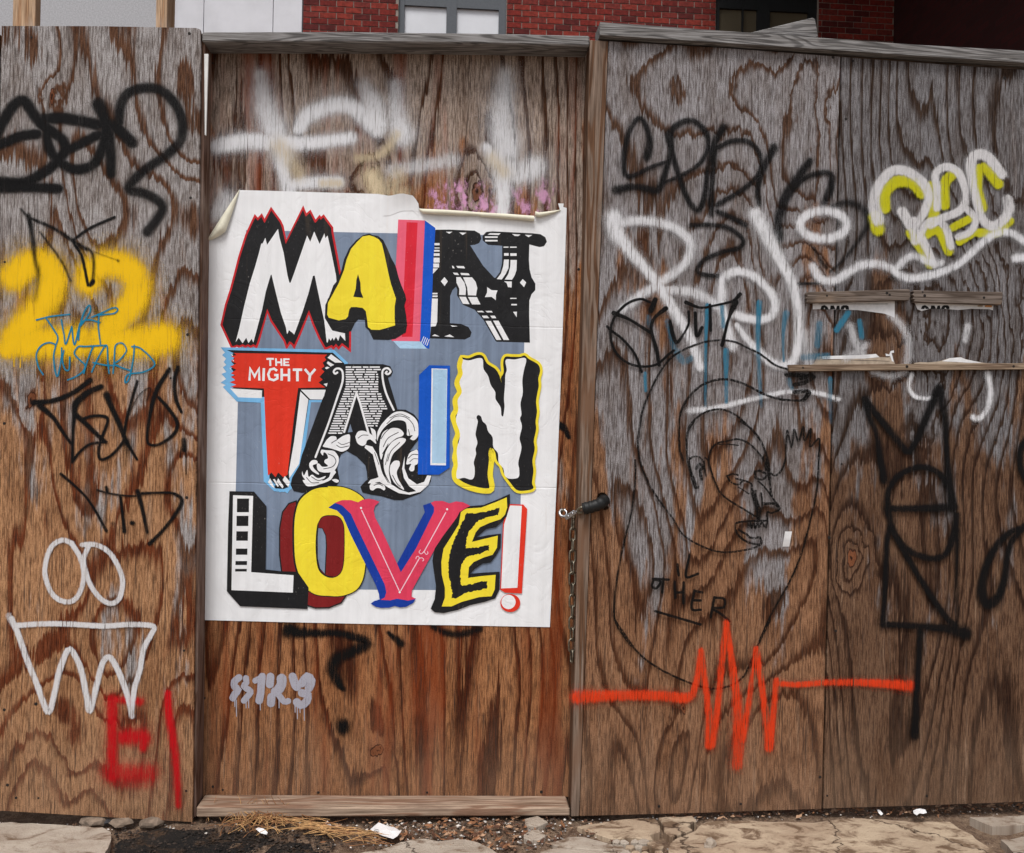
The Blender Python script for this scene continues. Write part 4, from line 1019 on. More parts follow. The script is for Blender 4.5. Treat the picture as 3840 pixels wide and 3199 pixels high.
H_BLACK = paint("black_mist", (18, 17, 17), 1.3, 0.5, 0.5, 16.0)
H_YELLOW = paint("yellow_mist", (226, 176, 40), 1.3, 0.5, 0.5, 17.0)
H_WHITE = paint("white_mist", (206, 206, 210), 1.3, 0.5, 0.5, 18.0)
H_RED = paint("red_mist", (170, 30, 34), 1.3, 0.6, 0.5, 19.0)
H_ORANGE = paint("orange_mist", (214, 70, 34), 1.3, 0.6, 0.5, 20.0)
def half(*ws): return [w / 2 for w in ws]
# ---- left panel: yellow 22 first (lowest), then the tags over it
go(L0, S_YELLOW, 0.98, 1.75,
   (b0((110, 520), (200, 450), (320, 430), (390, 520), (370, 640), (290, 770), (190, 890), (120, 980)), 84), (b0((100, 1010), (350, 1020), (600, 1010)), 88), (b0((60, 1060), (200, 1050)), 60),
   (b0((660, 560), (690, 480), (830, 430), (960, 470), (1030, 580), (1000, 710), (900, 840), (800, 940)), 78), (b0((760, 1010), (900, 1020), (1080, 1010), (1230, 990)), 90), halo=(H_YELLOW, 0.9, 1.7))
for x, y, e in ((105, 1060, 1200), (152, 1060, 1205), (180, 1060, 1160), (75, 1060, 1140), (540, 1060, 1160), (590, 1060, 1105), (822, 1060, 1150), (1100, 1060, 1140), (1172, 1050, 1180), (1150, 1050, 1110), (690, 560, 690), (150, 600, 688), (390, 690, 758), (320, 1060, 1112)):
    L0.stroke(b0((x, y), (x + 2, (y + e) / 2), (x, e)), [7, 5, 6], S_YELLOW, 1.0)
L0.done("graffiti_number", fence_l, label="yellow sprayed number 22 with drips")
go(L0, S_BLACK, 0.93, 1.5,
   (a0((-60, 1150), (-20, 1000), (60, 850), (120, 775), (180, 755), (230, 820), (300, 920), (380, 980), (460, 1040), (492, 1110), (450, 1190), (360, 1270), (250, 1340), (150, 1372), (-60, 1360)), 36),
   (a0((-40, 1100), (60, 1060), (160, 1020), (280, 1005)), 34), (a0((330, 890), (500, 890), (740, 935)), 38),
   (a0((350, 1010), (370, 1110), (440, 1210), (560, 1270), (690, 1240), (765, 1120), (795, 950), (740, 790)), 34), (a0((500, 1130), (740, 1010)), 32),
   (a0((740, 780), (790, 900), (825, 1100), (835, 1305)), half(90, 84, 76, 60)), (a0((840, 930), (910, 990), (990, 1070)), 38),
   (a0((890, 920), (905, 790), (960, 700), (1080, 660), (1210, 680), (1320, 790), (1370, 930), (1350, 1060), (1240, 1170), (1080, 1280), (965, 1410), (1080, 1450), (1180, 1500), (1220, 1560), (1180, 1640), (1105, 1740)), 34, (0.85, 0.75)),
   (a0((-40, 1415), (200, 1405), (440, 1415)), 34), halo=(H_BLACK, 0.4, 1.7))
L0.done("graffiti_tag", fence_l, label="broad soft black tag near the panel top")
go(L0, S_BLACK_SOFT, 0.85, 1.5, (b0((215, 70), (240, 200), (265, 400), (285, 500), (265, 700)), 22, (0.95, 0.35)), (b0((210, 80), (400, 160), (540, 250), (650, 320)), 15), (b0((300, 190), (400, 320), (480, 440), (530, 560)), 12, 0.6), (b0((590, 300), (680, 330), (705, 420), (695, 570)), 14, 0.7), (b0((650, 320), (890, 405)), 8, 0.4), (b0((160, 20), (210, 80)), 12, 0.6))
go(L0, S_BLACK, 0.95, 1.1, (b0((860, 80), (700, 150), (590, 220), (555, 270), (610, 360), (640, 480), (660, 590)), 13), (b0((885, 405), (888, 408)), 14, 0.6), (b0((680, 585), (700, 560)), 20))
L0.done("graffiti_tag", fence_l, label="thin black pointed doodle above the yellow 22")
go(L0, S_CYAN, 1.0, 1.0, *[(b0(*p), 6.5) for p in (
    [(275, 850), (380, 825), (525, 808)], [(350, 840), (410, 930), (435, 980), (425, 1030)], [(462, 850), (482, 960), (495, 1030), (540, 900)], [(540, 900), (560, 1035), (600, 880)],
    [(590, 1000), (600, 900), (630, 800), (670, 740), (680, 780), (640, 850), (600, 900), (620, 860), (680, 850), (750, 870)], [(690, 830), (760, 800), (850, 760), (885, 770), (860, 800), (780, 810), (740, 815)], [(745, 820), (740, 900), (755, 1030)],
    [(420, 1035), (370, 1020), (310, 1045), (275, 1110), (290, 1200), (325, 1260)], [(420, 1040), (405, 1120), (415, 1230), (435, 1270), (460, 1150), (465, 1060)], [(480, 1080), (470, 1150), (490, 1220), (520, 1220), (525, 1130)],
    [(650, 1050), (590, 1050), (560, 1100), (600, 1150), (640, 1190), (620, 1240), (560, 1280), (510, 1300)], [(620, 1050), (800, 1040)], [(700, 1050), (660, 1150), (630, 1250)], [(690, 1240), (740, 1130), (800, 1040), (810, 1150), (820, 1250)], [(700, 1170), (800, 1190), (890, 1190)],
    [(850, 1250), (860, 1120), (870, 1040), (920, 1025), (950, 1080), (900, 1150), (860, 1180), (920, 1210), (980, 1230)], [(1010, 1040), (1000, 1150), (970, 1290), (940, 1320), (960, 1260), (1080, 1240), (1160, 1190), (1130, 1130), (1050, 1060), (990, 1050)])])
L0.done("graffiti_writing", fence_l, label="blue marker handwriting across the yellow 22")
go(L0, S_BLACK, 1.0, 1.05,
   (b0((250, 1470), (400, 1455), (550, 1395), (680, 1300)), half(56, 44, 44, 48)), (b0((300, 1490), (400, 1580), (460, 1670), (530, 1770)), half(60, 40, 36, 28)),
   (b0((760, 1350), (650, 1400), (570, 1480), (560, 1560), (548, 1700), (545, 1915)), half(50, 60, 70, 44, 24, 30)), (b0((570, 1560), (660, 1640), (730, 1710), (795, 1765)), half(50, 46, 42, 36)),
   (b0((600, 1600), (700, 1570), (790, 1575), (810, 1610), (770, 1720)), 15), (b0((545, 1915), (600, 1840), (680, 1780), (790, 1765)), 13),
   (b0((800, 1410), (850, 1530), (900, 1640), (940, 1740), (990, 1830), (1030, 1895)), half(64, 50, 50, 44, 30, 22)),
   (b0((1030, 1310), (990, 1450), (950, 1600), (935, 1700), (920, 1770), (830, 1870), (755, 1893), (742, 1820), (765, 1720)), 14),
   (b0((1270, 1220), (1190, 1350), (1150, 1450), (1120, 1600), (1105, 1750), (1145, 1790), (1220, 1770), (1310, 1700), (1330, 1620), (1270, 1520), (1190, 1430)), half(40, 44, 44, 32, 26, 26, 28, 34, 36, 34, 30)),
   (b0((960, 1580), (1040, 1420), (1130, 1360), (1105, 1450)), 9, 0.6), (b0((1335, 1205), (1310, 1300), (1320, 1440), (1362, 1540)), half(40, 34, 40, 26)),
   (c0((1380, 200), (1382, 270)), 26), (c0((1395, 270), (1396, 360), (1397, 455)), 5), (c0((1360, 250), (1352, 330)), 5))
go(L0, S_BLACK_SOFT, 0.6, 1.4, (c0((950, 220), (948, 380)), 36, (0.7, 0.25)))
L0.done("graffiti_tag", fence_l, label="heavy black tag ending in an exclamation mark")
go(L0, S_BLACK, 1.0, 1.05,
   (c0((460, 455), (560, 540), (650, 630), (730, 750), (800, 880)), half(30, 24, 22, 26, 30)), (c0((800, 550), (795, 700), (795, 830)), 11, 0.5), (c0((800, 555), (806, 590)), 16),
   (c0((730, 575), (850, 605), (1000, 620), (1080, 600)), 10, 0.85), (c0((905, 620), (920, 750), (935, 885)), half(24, 30, 36)), (c0((990, 820), (1000, 822)), 20), (c0((845, 825), (855, 825)), 15, 0.5),
   (c0((1035, 585), (1070, 720), (1105, 890)), half(48, 38, 32)), (c0((1070, 600), (1200, 595), (1300, 600), (1365, 650), (1320, 750), (1220, 880), (1125, 975)), half(30, 22, 26, 38, 36, 30, 40)))
L0.done("graffiti_letters", fence_l, label="black sprayed letters V.T.D")
go(L0, S_WHITE, 0.92, 1.25, (c0((545, 975), (470, 950), (390, 1000), (345, 1120), (345, 1230), (400, 1360), (490, 1412), (570, 1390), (620, 1290), (630, 1180), (600, 1070), (540, 975)), 17),
   (c0((620, 985), (720, 985), (820, 1040), (890, 1150), (922, 1260), (900, 1380), (840, 1425), (760, 1390), (690, 1300), (650, 1200), (632, 1090), (670, 990)), 17))
L0.done("graffiti_symbol", fence_l, label="white sprayed pair of ovals")
go(L0, S_RED, 0.72, 1.9, (d0((840, 600), (848, 900), (840, 1180)), 34), (d0((830, 600), (950, 600), (1050, 610)), 24), (d0((920, 880), (1070, 880), (1075, 960)), half(90, 100, 50)), (d0((840, 1140), (960, 1150), (1110, 1150)), 62, 0.6), (d0((860, 1220), (1110, 1230)), 30, 0.35),
   (d0((1265, 550), (1268, 700), (1300, 900), (1325, 1100), (1340, 1390)), half(40, 50, 46, 42, 38), (0.95, 0.6)), halo=(H_RED, 0.6, 1.8))
L0.done("graffiti_letter", fence_l, label="blurred red block E and a red upright line")
go(L0, S_WHITE, 0.93, 1.25, (d0((90, -10), (150, 130), (200, 280), (280, 480), (330, 620), (370, 690), (410, 560), (450, 380), (510, 228), (550, 240), (610, 370), (650, 560), (675, 682), (720, 520), (770, 330), (820, 278), (870, 340), (930, 480), (975, 620), (992, 720)), 20),
   (d0((120, 42), (300, 30), (500, 30), (780, 45), (950, 35), (1110, 38), (1160, 58), (1130, 120), (1080, 220), (1050, 380), (1010, 520), (988, 710)), 18), (d0((70, -30), (110, 40)), 22, 0.5))
L0.done("graffiti_symbol", fence_l, label="white sprayed zigzag crown")

# ---- door
go(LD, S_PINK, 0.95, 2.2, (a1((1480, 1515), (1700, 1500), (1870, 1525)), 66), (a1((1880, 1540), (2070, 1560), (2180, 1440)), 60, 0.75))
LD.done("paint_flakes", door, label="flaking pink paint above the poster edge")
go(LD, S_WHITE_SOFT, 0.95, 2.1,
   (a1((-230, 1095), (0, 1060), (250, 1072), (500, 1070), (770, 1035)), half(76, 80, 90, 64, 60)), (a1((90, 560), (130, 800), (200, 980), (250, 1100), (270, 1300), (310, 1410)), half(60, 110, 130, 130, 60, 80), (0.5, 0.95)),
   (a1((380, 970), (450, 870), (600, 800), (750, 790), (870, 870), (965, 970)), half(60, 80, 80, 80, 90, 80)), (a1((870, 640), (940, 800), (970, 930)), half(60, 120, 110), (0.5, 0.9)), (a1((1110, 640), (1120, 900), (1160, 1010)), half(70, 110, 120), (0.5, 0.8)),
   (a1((330, 1385), (500, 1370), (680, 1370)), 30), (a1((1080, 1285), (1250, 1250), (1400, 1230), (1540, 1200)), 36, 0.55), (a1((1930, 560), (1900, 900), (1930, 1100), (1915, 1300), (1910, 1580)), half(80, 120, 140, 110, 60), (0.5, 0.95)),
   (a1((1790, 1110), (1900, 1240), (2050, 1290), (2150, 1255)), half(60, 110, 130, 120), 0.75), (a0((1700, 1490), (1640, 1600)), 50, 0.6), halo=(H_WHITE, 0.75, 1.9))
go(LD, S_CREAM, 0.6, 1.8, (a1((820, 1190), (950, 1175), (1050, 1110), (1110, 1010)), 34), (a1((930, 1330), (960, 1400), (990, 1440)), 70, 0.85), (a1((230, 1100), (300, 1180), (380, 1300)), 60, 0.5), (a1((1130, 1330), (1050, 1420), (1160, 1450)), 60, 0.6), (a1((560, 1375), (690, 1375)), 30), (a1((1830, 1190), (1920, 1290)), 50, 0.5))
LD.done("graffiti_tag", door, label="soft white spray loops above the poster")
go(LD, S_BLACK_SOFT, 0.97, 1.5, (d1((300, 80), (450, 100), (650, 100), (800, 130), (890, 180), (780, 240), (670, 290), (635, 380), (680, 470), (715, 520)), half(120, 70, 56, 64, 96, 90, 100, 100, 76, 40)), (d1((710, 790), (712, 815)), 54), (d1((1050, 95), (1150, 180)), half(30, 60)), (d1((1390, 50), (1480, 95), (1580, 110), (1740, 70)), 30, 0.8))
go(LD, S_BLACK, 0.95, 1.1, (c2((485, 90), (520, 120), (545, 180)), half(70, 60, 36)))
LD.done("graffiti_tag", door, label="soft black question-mark squiggle below the poster")
go(LD, S_GREY, 0.93, 1.05, (h5((400, 320), (310, 400), (320, 500), (390, 560), (330, 630), (280, 720)), 23), (h5((540, 330), (545, 420), (490, 490), (600, 560), (630, 610), (560, 700), (500, 770)), 20), (h5((860, 310), (720, 380)), 19), (h5((860, 300), (840, 450), (830, 600), (800, 770)), 25), (h5((1020, 300), (1010, 450)), 26),
   (h5((1240, 340), (1240, 450), (1160, 580), (1120, 600)), 32), (h5((1040, 700), (1030, 820)), 27), (h5((1200, 680), (1290, 790), (1370, 780)), 20), (h5((1460, 300), (1500, 440), (1540, 500)), 27), (h5((1640, 430), (1740, 290), (1830, 380), (1780, 520)), 27), (h5((1640, 620), (1760, 660), (1730, 790), (1620, 860), (1540, 800)), 26))
for x, y, e in ((350, 760, 1080), (540, 740, 915), (590, 700, 915), (820, 820, 955), (1190, 740, 915), (1505, 860, 1000), (1550, 860, 1130), (1602, 880, 1010), (1685, 860, 1160), (320, 760, 890)):
    LD.stroke(h5((x, y), (x + 3, e)), [4.4, 3.4], S_GREY, 1.0)
LD.done("graffiti_tag", door, label="pale grey bubble tag with drips low on the door")

# ---- right fence
go(L0, S_BLACK, 0.78, 1.5,
   (a2((1130, 1180), (1150, 1050), (1110, 920), (1062, 890), (1000, 980), (970, 1100), (955, 1230), (970, 1310), (1020, 1322), (1150, 1260), (1280, 1215)), half(54, 46, 34, 34, 38, 38, 38, 36, 34, 30, 26)),
   (a2((900, 1425), (1050, 1400), (1180, 1430), (1230, 1400), (1280, 1250), (1312, 1130), (1290, 1010), (1380, 925), (1480, 910), (1570, 990), (1592, 1090), (1540, 1210), (1420, 1300), (1240, 1380)), half(60, 44, 60, 50, 36, 40, 44, 40, 36, 40, 36, 30, 28, 26)),
   (a2((1310, 1000), (1320, 1150), (1380, 1350), (1440, 1500), (1510, 1578), (1560, 1480), (1590, 1250), (1640, 1060), (1705, 955)), half(40, 40, 38, 38, 40, 40, 36, 44, 56)), (a2((1640, 1100), (1620, 1300), (1610, 1500), (1612, 1610)), half(40, 44, 46, 36)),
   (a2((1660, 1110), (1770, 1060), (1900, 1070), (1980, 1170), (1970, 1300), (1850, 1420), (1650, 1540)), 17), (a2((1660, 1590), (1780, 1640), (1870, 1690)), 18),
   (a3((220, 1110), (140, 1270), (100, 1420), (112, 1530)), half(60, 46, 40, 30)), (a3((490, 1210), (390, 1350), (300, 1500), (255, 1680), (262, 1790)), half(50, 66, 70, 66, 60)), (a3((350, 1440), (450, 1340), (560, 1300), (650, 1312), (640, 1430), (600, 1520)), half(30, 36, 40, 44, 60, 40)),
   (b2((1460, 140), (1640, 140), (1760, 170), (1850, 250), (1820, 310), (1700, 340), (1560, 400), (1505, 480), (1560, 512), (1660, 522)), 16), (b3((400, 580), (550, 575)), 11), halo=(H_BLACK, 0.4, 1.8))
go(L0, S_BLACK_SOFT, 0.7, 1.4, (b3((650, 0), (780, -30), (880, 10), (925, 110), (870, 230), (740, 400), (640, 490)), half(50, 60, 70, 70, 44, 30, 24)), (b3((520, 310), (570, 400), (620, 460)), half(30, 44, 30)))
L0.done("graffiti_tag", fence_r, label="soft black tag of looped letters high on the fence")
go(L0, S_LIME, 0.92, 1.3, (a3((1050, 1560), (1050, 1450), (1130, 1370), (1250, 1370), (1330, 1450)), 40), (a3((1500, 1540), (1500, 1380), (1570, 1300)), 34), (a3((1900, 1380), (1820, 1280), (1765, 1270), (1740, 1400), (1780, 1560)), 36), (b3((980, 80), (1000, 170)), 44), (b3((1240, 200), (1330, 330), (1390, 435)), 30), (b3((1340, 220), (1450, 180), (1530, 335)), 32), (b3((1560, 160), (1690, 90)), 26), (b3((1610, 265), (1730, 190)), 26), (b3((1760, 200), (1900, 195), (1985, 110)), 30), (a3((1400, 1400), (1420, 1600), (1390, 1700)), 36))
go(L0, S_WHITE, 0.8, 1.1, (a3((1000, 1650), (970, 1530), (1000, 1400), (1100, 1290), (1220, 1290), (1340, 1380), (1380, 1480), (1340, 1600), (1260, 1740)), half(100, 84, 78, 78, 76, 76, 70, 66, 60)), (b3((1270, 110), (1275, 260)), 34), (a3((1180, 1590), (1240, 1690)), 40), (b3((1240, 140), (1330, 250), (1420, 440)), half(80, 70, 56)),
   (a3((1440, 1560), (1440, 1420), (1430, 1310), (1500, 1255), (1590, 1285), (1640, 1380), (1660, 1500), (1600, 1590), (1480, 1640), (1390, 1690)), 32), (b3((1300, 250), (1360, 130), (1450, 110), (1510, 170), (1545, 300)), 30), (b3((1640, 0), (1730, 90), (1690, 190), (1600, 230)), 28),
   (a3((1930, 1310), (1830, 1190), (1760, 1160), (1700, 1205), (1700, 1350), (1735, 1500), (1780, 1640), (1850, 1700), (1930, 1660), (1980, 1580), (1970, 1500)), half(76, 84, 84, 80, 76, 70, 70, 76, 76, 80, 80)), halo=(H_WHITE, 0.3, 1.5))
L0.done("graffiti_tag", fence_r, label="white bubble tag shaded with lime yellow")
eye = [(590 + 175 * math.cos(a), 140 + 105 * math.sin(a)) for a in [2 * math.pi * i / 16 for i in range(17)]]
go(L0, S_WHITE_SOFT, 0.85, 1.4,
   (b2((880, 90), (900, 200), (1000, 330), (1120, 470), (1230, 610), (1330, 780), (1420, 920), (1480, 1060), (1530, 1205)), half(130, 120, 90, 80, 80, 80, 76, 74, 66)), (b2((900, 130), (1050, 110), (1200, 120), (1350, 170), (1450, 270), (1430, 400), (1330, 500), (1200, 590), (1080, 670), (950, 770)), 37, 0.75), (b2((1290, 630), (1450, 640), (1570, 690), (1660, 750)), 38, 0.7),
   (b2((1690, 800), (1690, 650), (1700, 545), (1790, 490), (1900, 510), (2010, 590), (2085, 700), (2070, 810), (1990, 850), (1880, 840), (1780, 810)), 32), (b2((1690, 760), (1720, 880), (1775, 1050)), 38), (b2((1800, 890), (1880, 1000), (1990, 1110), (2080, 1180), (2180, 1190), (2235, 1140), (2262, 1000), (2262, 850), (2248, 700), (2210, 560), (2140, 430), (2060, 280), (1990, 150), (1940, 60)), half(40, 50, 66, 70, 70, 70, 70, 66, 66, 72, 84, 100, 110, 100)),
   (b3(*eye), 34), (b3((510, 450), (560, 540), (650, 562), (740, 520), (850, 450), (980, 430), (1100, 470), (1200, 535), (1320, 532), (1480, 490), (1620, 420), (1750, 300), (1880, 205), (2000, 205), (2120, 280)), half(60, 64, 64, 64, 66, 66, 60, 60, 64, 60, 56, 56, 60, 60, 60), 0.82), (b3((1130, 480), (1200, 400), (1280, 372), (1380, 420), (1470, 425)), 28, 0.75), (b3((2030, 390), (2130, 380)), 32),
   (b2((1450, 1530), (1650, 1510), (1850, 1460), (2090, 1405), (2210, 1388), (2410, 1400), (2560, 1445)), half(50, 44, 40, 36, 34, 36, 36), 0.75), (b3((450, 950), (470, 1100), (482, 1180)), 36, 0.5), (b3((790, 900), (830, 1020), (880, 1110)), 32, 0.5), (b3((760, 1140), (910, 1040)), 28, 0.5),
   (b3((1090, 810), (1180, 900), (1220, 980), (1225, 1100), (1210, 1180)), 30, 0.55), (b3((1250, 1260), (1230, 1350), (1270, 1420), (1350, 1440), (1440, 1430)), 16, 0.85), (b3((1820, 1250), (1840, 1400), (1810, 1530), (1750, 1590), (1712, 1580)), 22, 0.8), (b3((1670, 900), (1650, 1000)), 26, 0.6), (b3((960, 1240), (1090, 1270), (1200, 1240)), 24, 0.5), halo=(H_WHITE, 0.35, 1.7))
L0.done("graffiti_tag", fence_r, label="sweeping white tag with a long wavy underline")
for it in ((b2((1582, 740), (1570, 1000), (1565, 1500)), half(34, 26, 22), (0.8, 0.45)), (b2((1690, 750), (1700, 900)), 16), (b2((1720, 1080), (1722, 1470)), half(44, 26), (0.75, 0.6)), (b2((1968, 720), (1960, 1050), (1985, 1500)), half(44, 34, 26), (0.8, 0.4)), (b2((1115, 1250), (1118, 1380)), 13), (b3((310, 800), (288, 950), (292, 1160)), half(50, 26, 16), 0.6), (b3((560, 880), (545, 1040)), 26, 0.5), (b3((640, 1290), (640, 1620)), half(34, 22), (0.6, 0.3)),
   (b3((860, 860), (876, 980)), 20), (b3((775, 800), (690, 925)), 24, 0.8), (b2((1350, 1080), (1400, 1165), (1455, 1140)), 26, 0.45), (b2((1140, 830), (1150, 900)), 18, 0.45), (b2((1280, 860), (1330, 1060)), 22, 0.4), (b3((440, 1130), (620, 1120)), 26, 0.5), (b3((330, 1300), (350, 1360)), 20, 0.4)):
    go(L0, S_DRIP, 0.7, 1.2, it)
    L0.done("paint_drip", fence_r)
go(L0, S_MARKER, 1.0, 1.0, (b2((1150, 720), (1080, 695), (980, 730), (900, 810), (860, 900), (860, 1000), (900, 1100), (980, 1170), (1080, 1200), (1200, 1185), (1290, 1110), (1330, 1080)), 12), (b2((880, 800), (1000, 850), (1160, 950)), half(44, 26, 30)), (b2((830, 900), (860, 930), (950, 1000), (1040, 1110), (1090, 1240)), 12), (b2((1270, 765), (1190, 830), (1160, 900), (1170, 970), (1200, 1070), (1220, 1190)), half(44, 30, 30, 30, 36, 30)),
   (b2((1190, 700), (1160, 780)), half(46, 56)), (b2((1300, 860), (1320, 950), (1350, 1020), (1400, 960), (1440, 880), (1440, 790)), half(30, 40, 34, 18, 22, 28)), (b2((1490, 800), (1500, 970), (1540, 910)), 16), (b2((1600, 740), (1605, 930)), 14), (b2((1420, 720), (1530, 760), (1650, 740), (1770, 710), (1825, 660)), half(36, 24, 20, 24, 40)), (b2((1790, 720), (1740, 840), (1710, 960), (1690, 1040)), half(60, 26, 28, 36)))
L0.done("graffiti_tag", fence_r, label="crisp black circled marker tag")
rope = [(b2((1060, 1749), (1090, 1550), (1150, 1390), (1240, 1220), (1330, 1120), (1460, 1050), (1600, 1010), (1760, 1010), (1880, 1060), (1980, 1110), (2090, 1190), (2180, 1220)), 7),
        (b2((1372, 1790), (1370, 1600), (1420, 1460), (1540, 1340), (1700, 1295), (1850, 1330), (1990, 1400), (2099, 1440), (2190, 1452), (2290, 1450), (2330, 1390)), 8), (b2((1420, 1749), (1450, 1640), (1550, 1550), (1680, 1520), (1800, 1570), (1900, 1660), (1960, 1730)), 7),
        (c2((1090, 0), (1062, 200), (1080, 370), (1140, 520), (1220, 650), (1330, 800), (1400, 910), (1550, 1000), (1700, 1040), (1880, 1020), (1970, 990)), 6.5), (c2((1370, 50), (1370, 250), (1400, 350)), 7), (c2((1480, 60), (1432, 150), (1430, 300), (1450, 430), (1490, 560)), 7),
        (c2((1040, 350), (1040, 500), (1010, 750), (960, 950), (910, 1200), (885, 1400), (890, 1550), (950, 1660), (1010, 1740)), 6), (d2((890, 0), (950, 90), (1060, 240), (1200, 350), (1400, 450), (1600, 510), (1750, 490), (1850, 420), (1910, 300), (1960, 180), (2050, 0)), 7), (c3((90, 1749), (200, 1500), (330, 1270), (420, 1060), (490, 800), (540, 560), (558, 250)), 6.5)]
go(L0, S_CHALK, 1.0, 1.15, *rope)
go(L0, S_CHALK, 1.0, 1.1, *[(kf(*p), w * 1.05) for p, w in (
    ([(290, 500), (340, 465), (420, 470), (480, 540), (490, 620), (510, 720)], 6), ([(280, 480), (300, 620), (350, 750), (380, 870), (410, 860)], 7.5), ([(380, 620), (420, 560), (470, 600), (430, 650), (450, 760)], 10), ([(500, 480), (540, 520), (560, 600), (620, 780), (700, 940), (820, 1040), (1000, 1150), (1150, 1240), (1220, 1250)], 6.5),
    ([(540, 520), (570, 380), (650, 290), (780, 260), (930, 235), (1080, 300), (1200, 420), (1290, 560), (1340, 680), (1350, 850), (1380, 1000), (1470, 1140), (1370, 1200), (1310, 1190), (1310, 1300), (1290, 1390)], 6.5), ([(960, 0), (1100, 100), (1220, 250), (1300, 440), (1340, 640)], 7), ([(650, 300), (780, 300), (930, 315)], 4),
    ([(1350, 680), (1420, 710), (1500, 630), (1550, 480), (1560, 280), (1570, 120), (1630, 340), (1660, 110), (1720, 260), (1780, 70), (1800, 250), (1880, 100), (1870, 330), (1990, 230), (1980, 500)], 6.5), ([(780, 715), (860, 690), (930, 705)], 6.5), ([(780, 715), (830, 790), (920, 830), (980, 790)], 6.5), ([(900, 750), (1090, 810), (1110, 900), (1160, 910)], 6), ([(930, 860), (1070, 950)], 4.5),
    ([(1150, 660), (1220, 650), (1300, 710), (1240, 760), (1160, 740), (1150, 660)], 8), ([(1190, 780), (1290, 880), (1400, 1030)], 6), ([(1130, 950), (1160, 1050), (1190, 1150), (1200, 1260)], 16), ([(1250, 1080), (1400, 1080), (1470, 1140)], 9), ([(880, 1380), (910, 1330), (1050, 1310), (1290, 1300)], 7), ([(880, 1380), (930, 1490), (1050, 1580), (1220, 1610), (1210, 1520), (1150, 1530), (1080, 1520), (1040, 1480), (980, 1450), (940, 1420)], 7.5), ([(1060, 1320), (1060, 1390), (1090, 1330), (1100, 1400), (1130, 1330), (1150, 1400), (1180, 1330), (1200, 1390), (1240, 1320), (1270, 1380)], 6), ([(1230, 940), (1240, 1060), (1230, 1180)], 6), ([(1290, 440), (1310, 620), (1330, 760)], 6), ([(1260, 460), (1290, 640)], 5))])
L0.done("graffiti_drawing", fence_r, label="black marker drawing of a shouting head inside looping lines")
go(L0, S_MARKER, 0.95, 1.0, *[(c2(*p), 12) for p in ([(1355, 1130), (1365, 1210)], [(1445, 1060), (1420, 1220), (1510, 1200)], [(1180, 1240), (1230, 1260), (1195, 1310), (1165, 1290), (1180, 1245)], [(1172, 1238), (1290, 1245)], [(1250, 1235), (1242, 1340)], [(1335, 1260), (1340, 1380)], [(1402, 1265), (1400, 1420)], [(1340, 1340), (1402, 1340)],
    [(1482, 1325), (1462, 1460), (1530, 1470)], [(1482, 1328), (1540, 1340)], [(1472, 1398), (1530, 1400)], [(1632, 1375), (1605, 1525)], [(1632, 1378), (1705, 1390), (1700, 1450), (1622, 1460), (1680, 1500), (1745, 1555)], [(1190, 1480), (1360, 1530), (1530, 1580)])])
L0.done("graffiti_writing", fence_r, label="black marker words under the drawn head")
go(L0, S_CHALK, 1.0, 1.2, *[(b3(*p), 13) for p in ([(310, 1262), (440, 1268)], [(370, 1335), (450, 1320), (515, 1278)], [(370, 1390), (480, 1390), (440, 1450)], [(420, 1290), (500, 1260)])])
L0.done("graffiti_scribble", fence_r, label="black marker scribble under the long slat's end")
go(L0, S_ORANGE, 0.8, 1.0, (d2((605, 572), (900, 562), (1200, 562), (1420, 578), (1475, 530), (1510, 400), (1530, 260)), half(150, 112, 110, 118, 76, 70, 72)), (d2((1532, 230), (1560, 450), (1590, 700), (1600, 930)), half(70, 66, 74, 110)), (d2((1610, 930), (1650, 700), (1690, 300), (1720, 20)), half(90, 70, 66, 66)), (d2((1720, 20), (1760, 300), (1800, 600), (1812, 900), (1800, 1085)), half(66, 70, 100, 130, 110), (1.0, 0.6)),
   (d2((1840, 900), (1890, 600), (1930, 350), (1945, 215)), half(80, 60, 60, 70)), (d2((1945, 215), (1980, 450), (2020, 750), (2040, 950)), half(70, 66, 76, 100)), (d2((2050, 930), (2075, 650), (2095, 450)), half(80, 62, 68)), (d3((235, 472), (400, 480), (600, 465), (850, 465), (1050, 475), (1240, 490)), half(60, 62, 66, 76, 92, 120)), halo=(H_ORANGE, 0.35, 1.5))
L0.done("graffiti_line", fence_r, label="orange sprayed heartbeat line with tall spikes")
go(L0, S_BLACK, 0.96, 1.4, (b3((1450, 1365), (1400, 1480), (1330, 1640), (1290, 1740), (1230, 1840)), half(70, 50, 50, 46, 40)), (c3((1205, 285), (1100, 150), (970, -10), (900, -110)), half(46, 50, 52, 50)), (b3((890, 1440), (940, 1600), (980, 1690), (1010, 1880), (1040, 2050)), half(40, 40, 40, 46, 60), 0.9), (b3((1460, 1380), (1500, 1600), (1505, 1760), (1525, 2000), (1550, 2250)), half(60, 44, 40, 46, 60)),
   (c3((1068, 700), (1072, 580), (1150, 465), (1300, 402), (1440, 440), (1530, 560), (1562, 700)), half(50, 44, 44, 44, 44, 50, 60)), (c3((1060, 712), (1300, 712), (1565, 700)), half(50, 52, 60)), (c3((1065, 720), (1120, 900), (1220, 1020), (1380, 1085), (1500, 1050), (1560, 900), (1582, 760)), half(50, 46, 46, 46, 48, 52, 50)), (c3((1080, 840), (1060, 1000), (1050, 1250), (1032, 1560)), 20), (c3((1032, 1580), (1250, 1588), (1500, 1610), (1645, 1645)), half(50, 46, 60, 100)), (c3((1090, 850), (1200, 1050), (1350, 1300), (1500, 1520), (1580, 1590)), half(44, 44, 44, 44, 40)),
   (d3((1310, 60), (1300, 300), (1280, 600), (1270, 860)), half(50, 44, 48, 70), (0.98, 0.85)), halo=(H_BLACK, 0.4, 1.8))
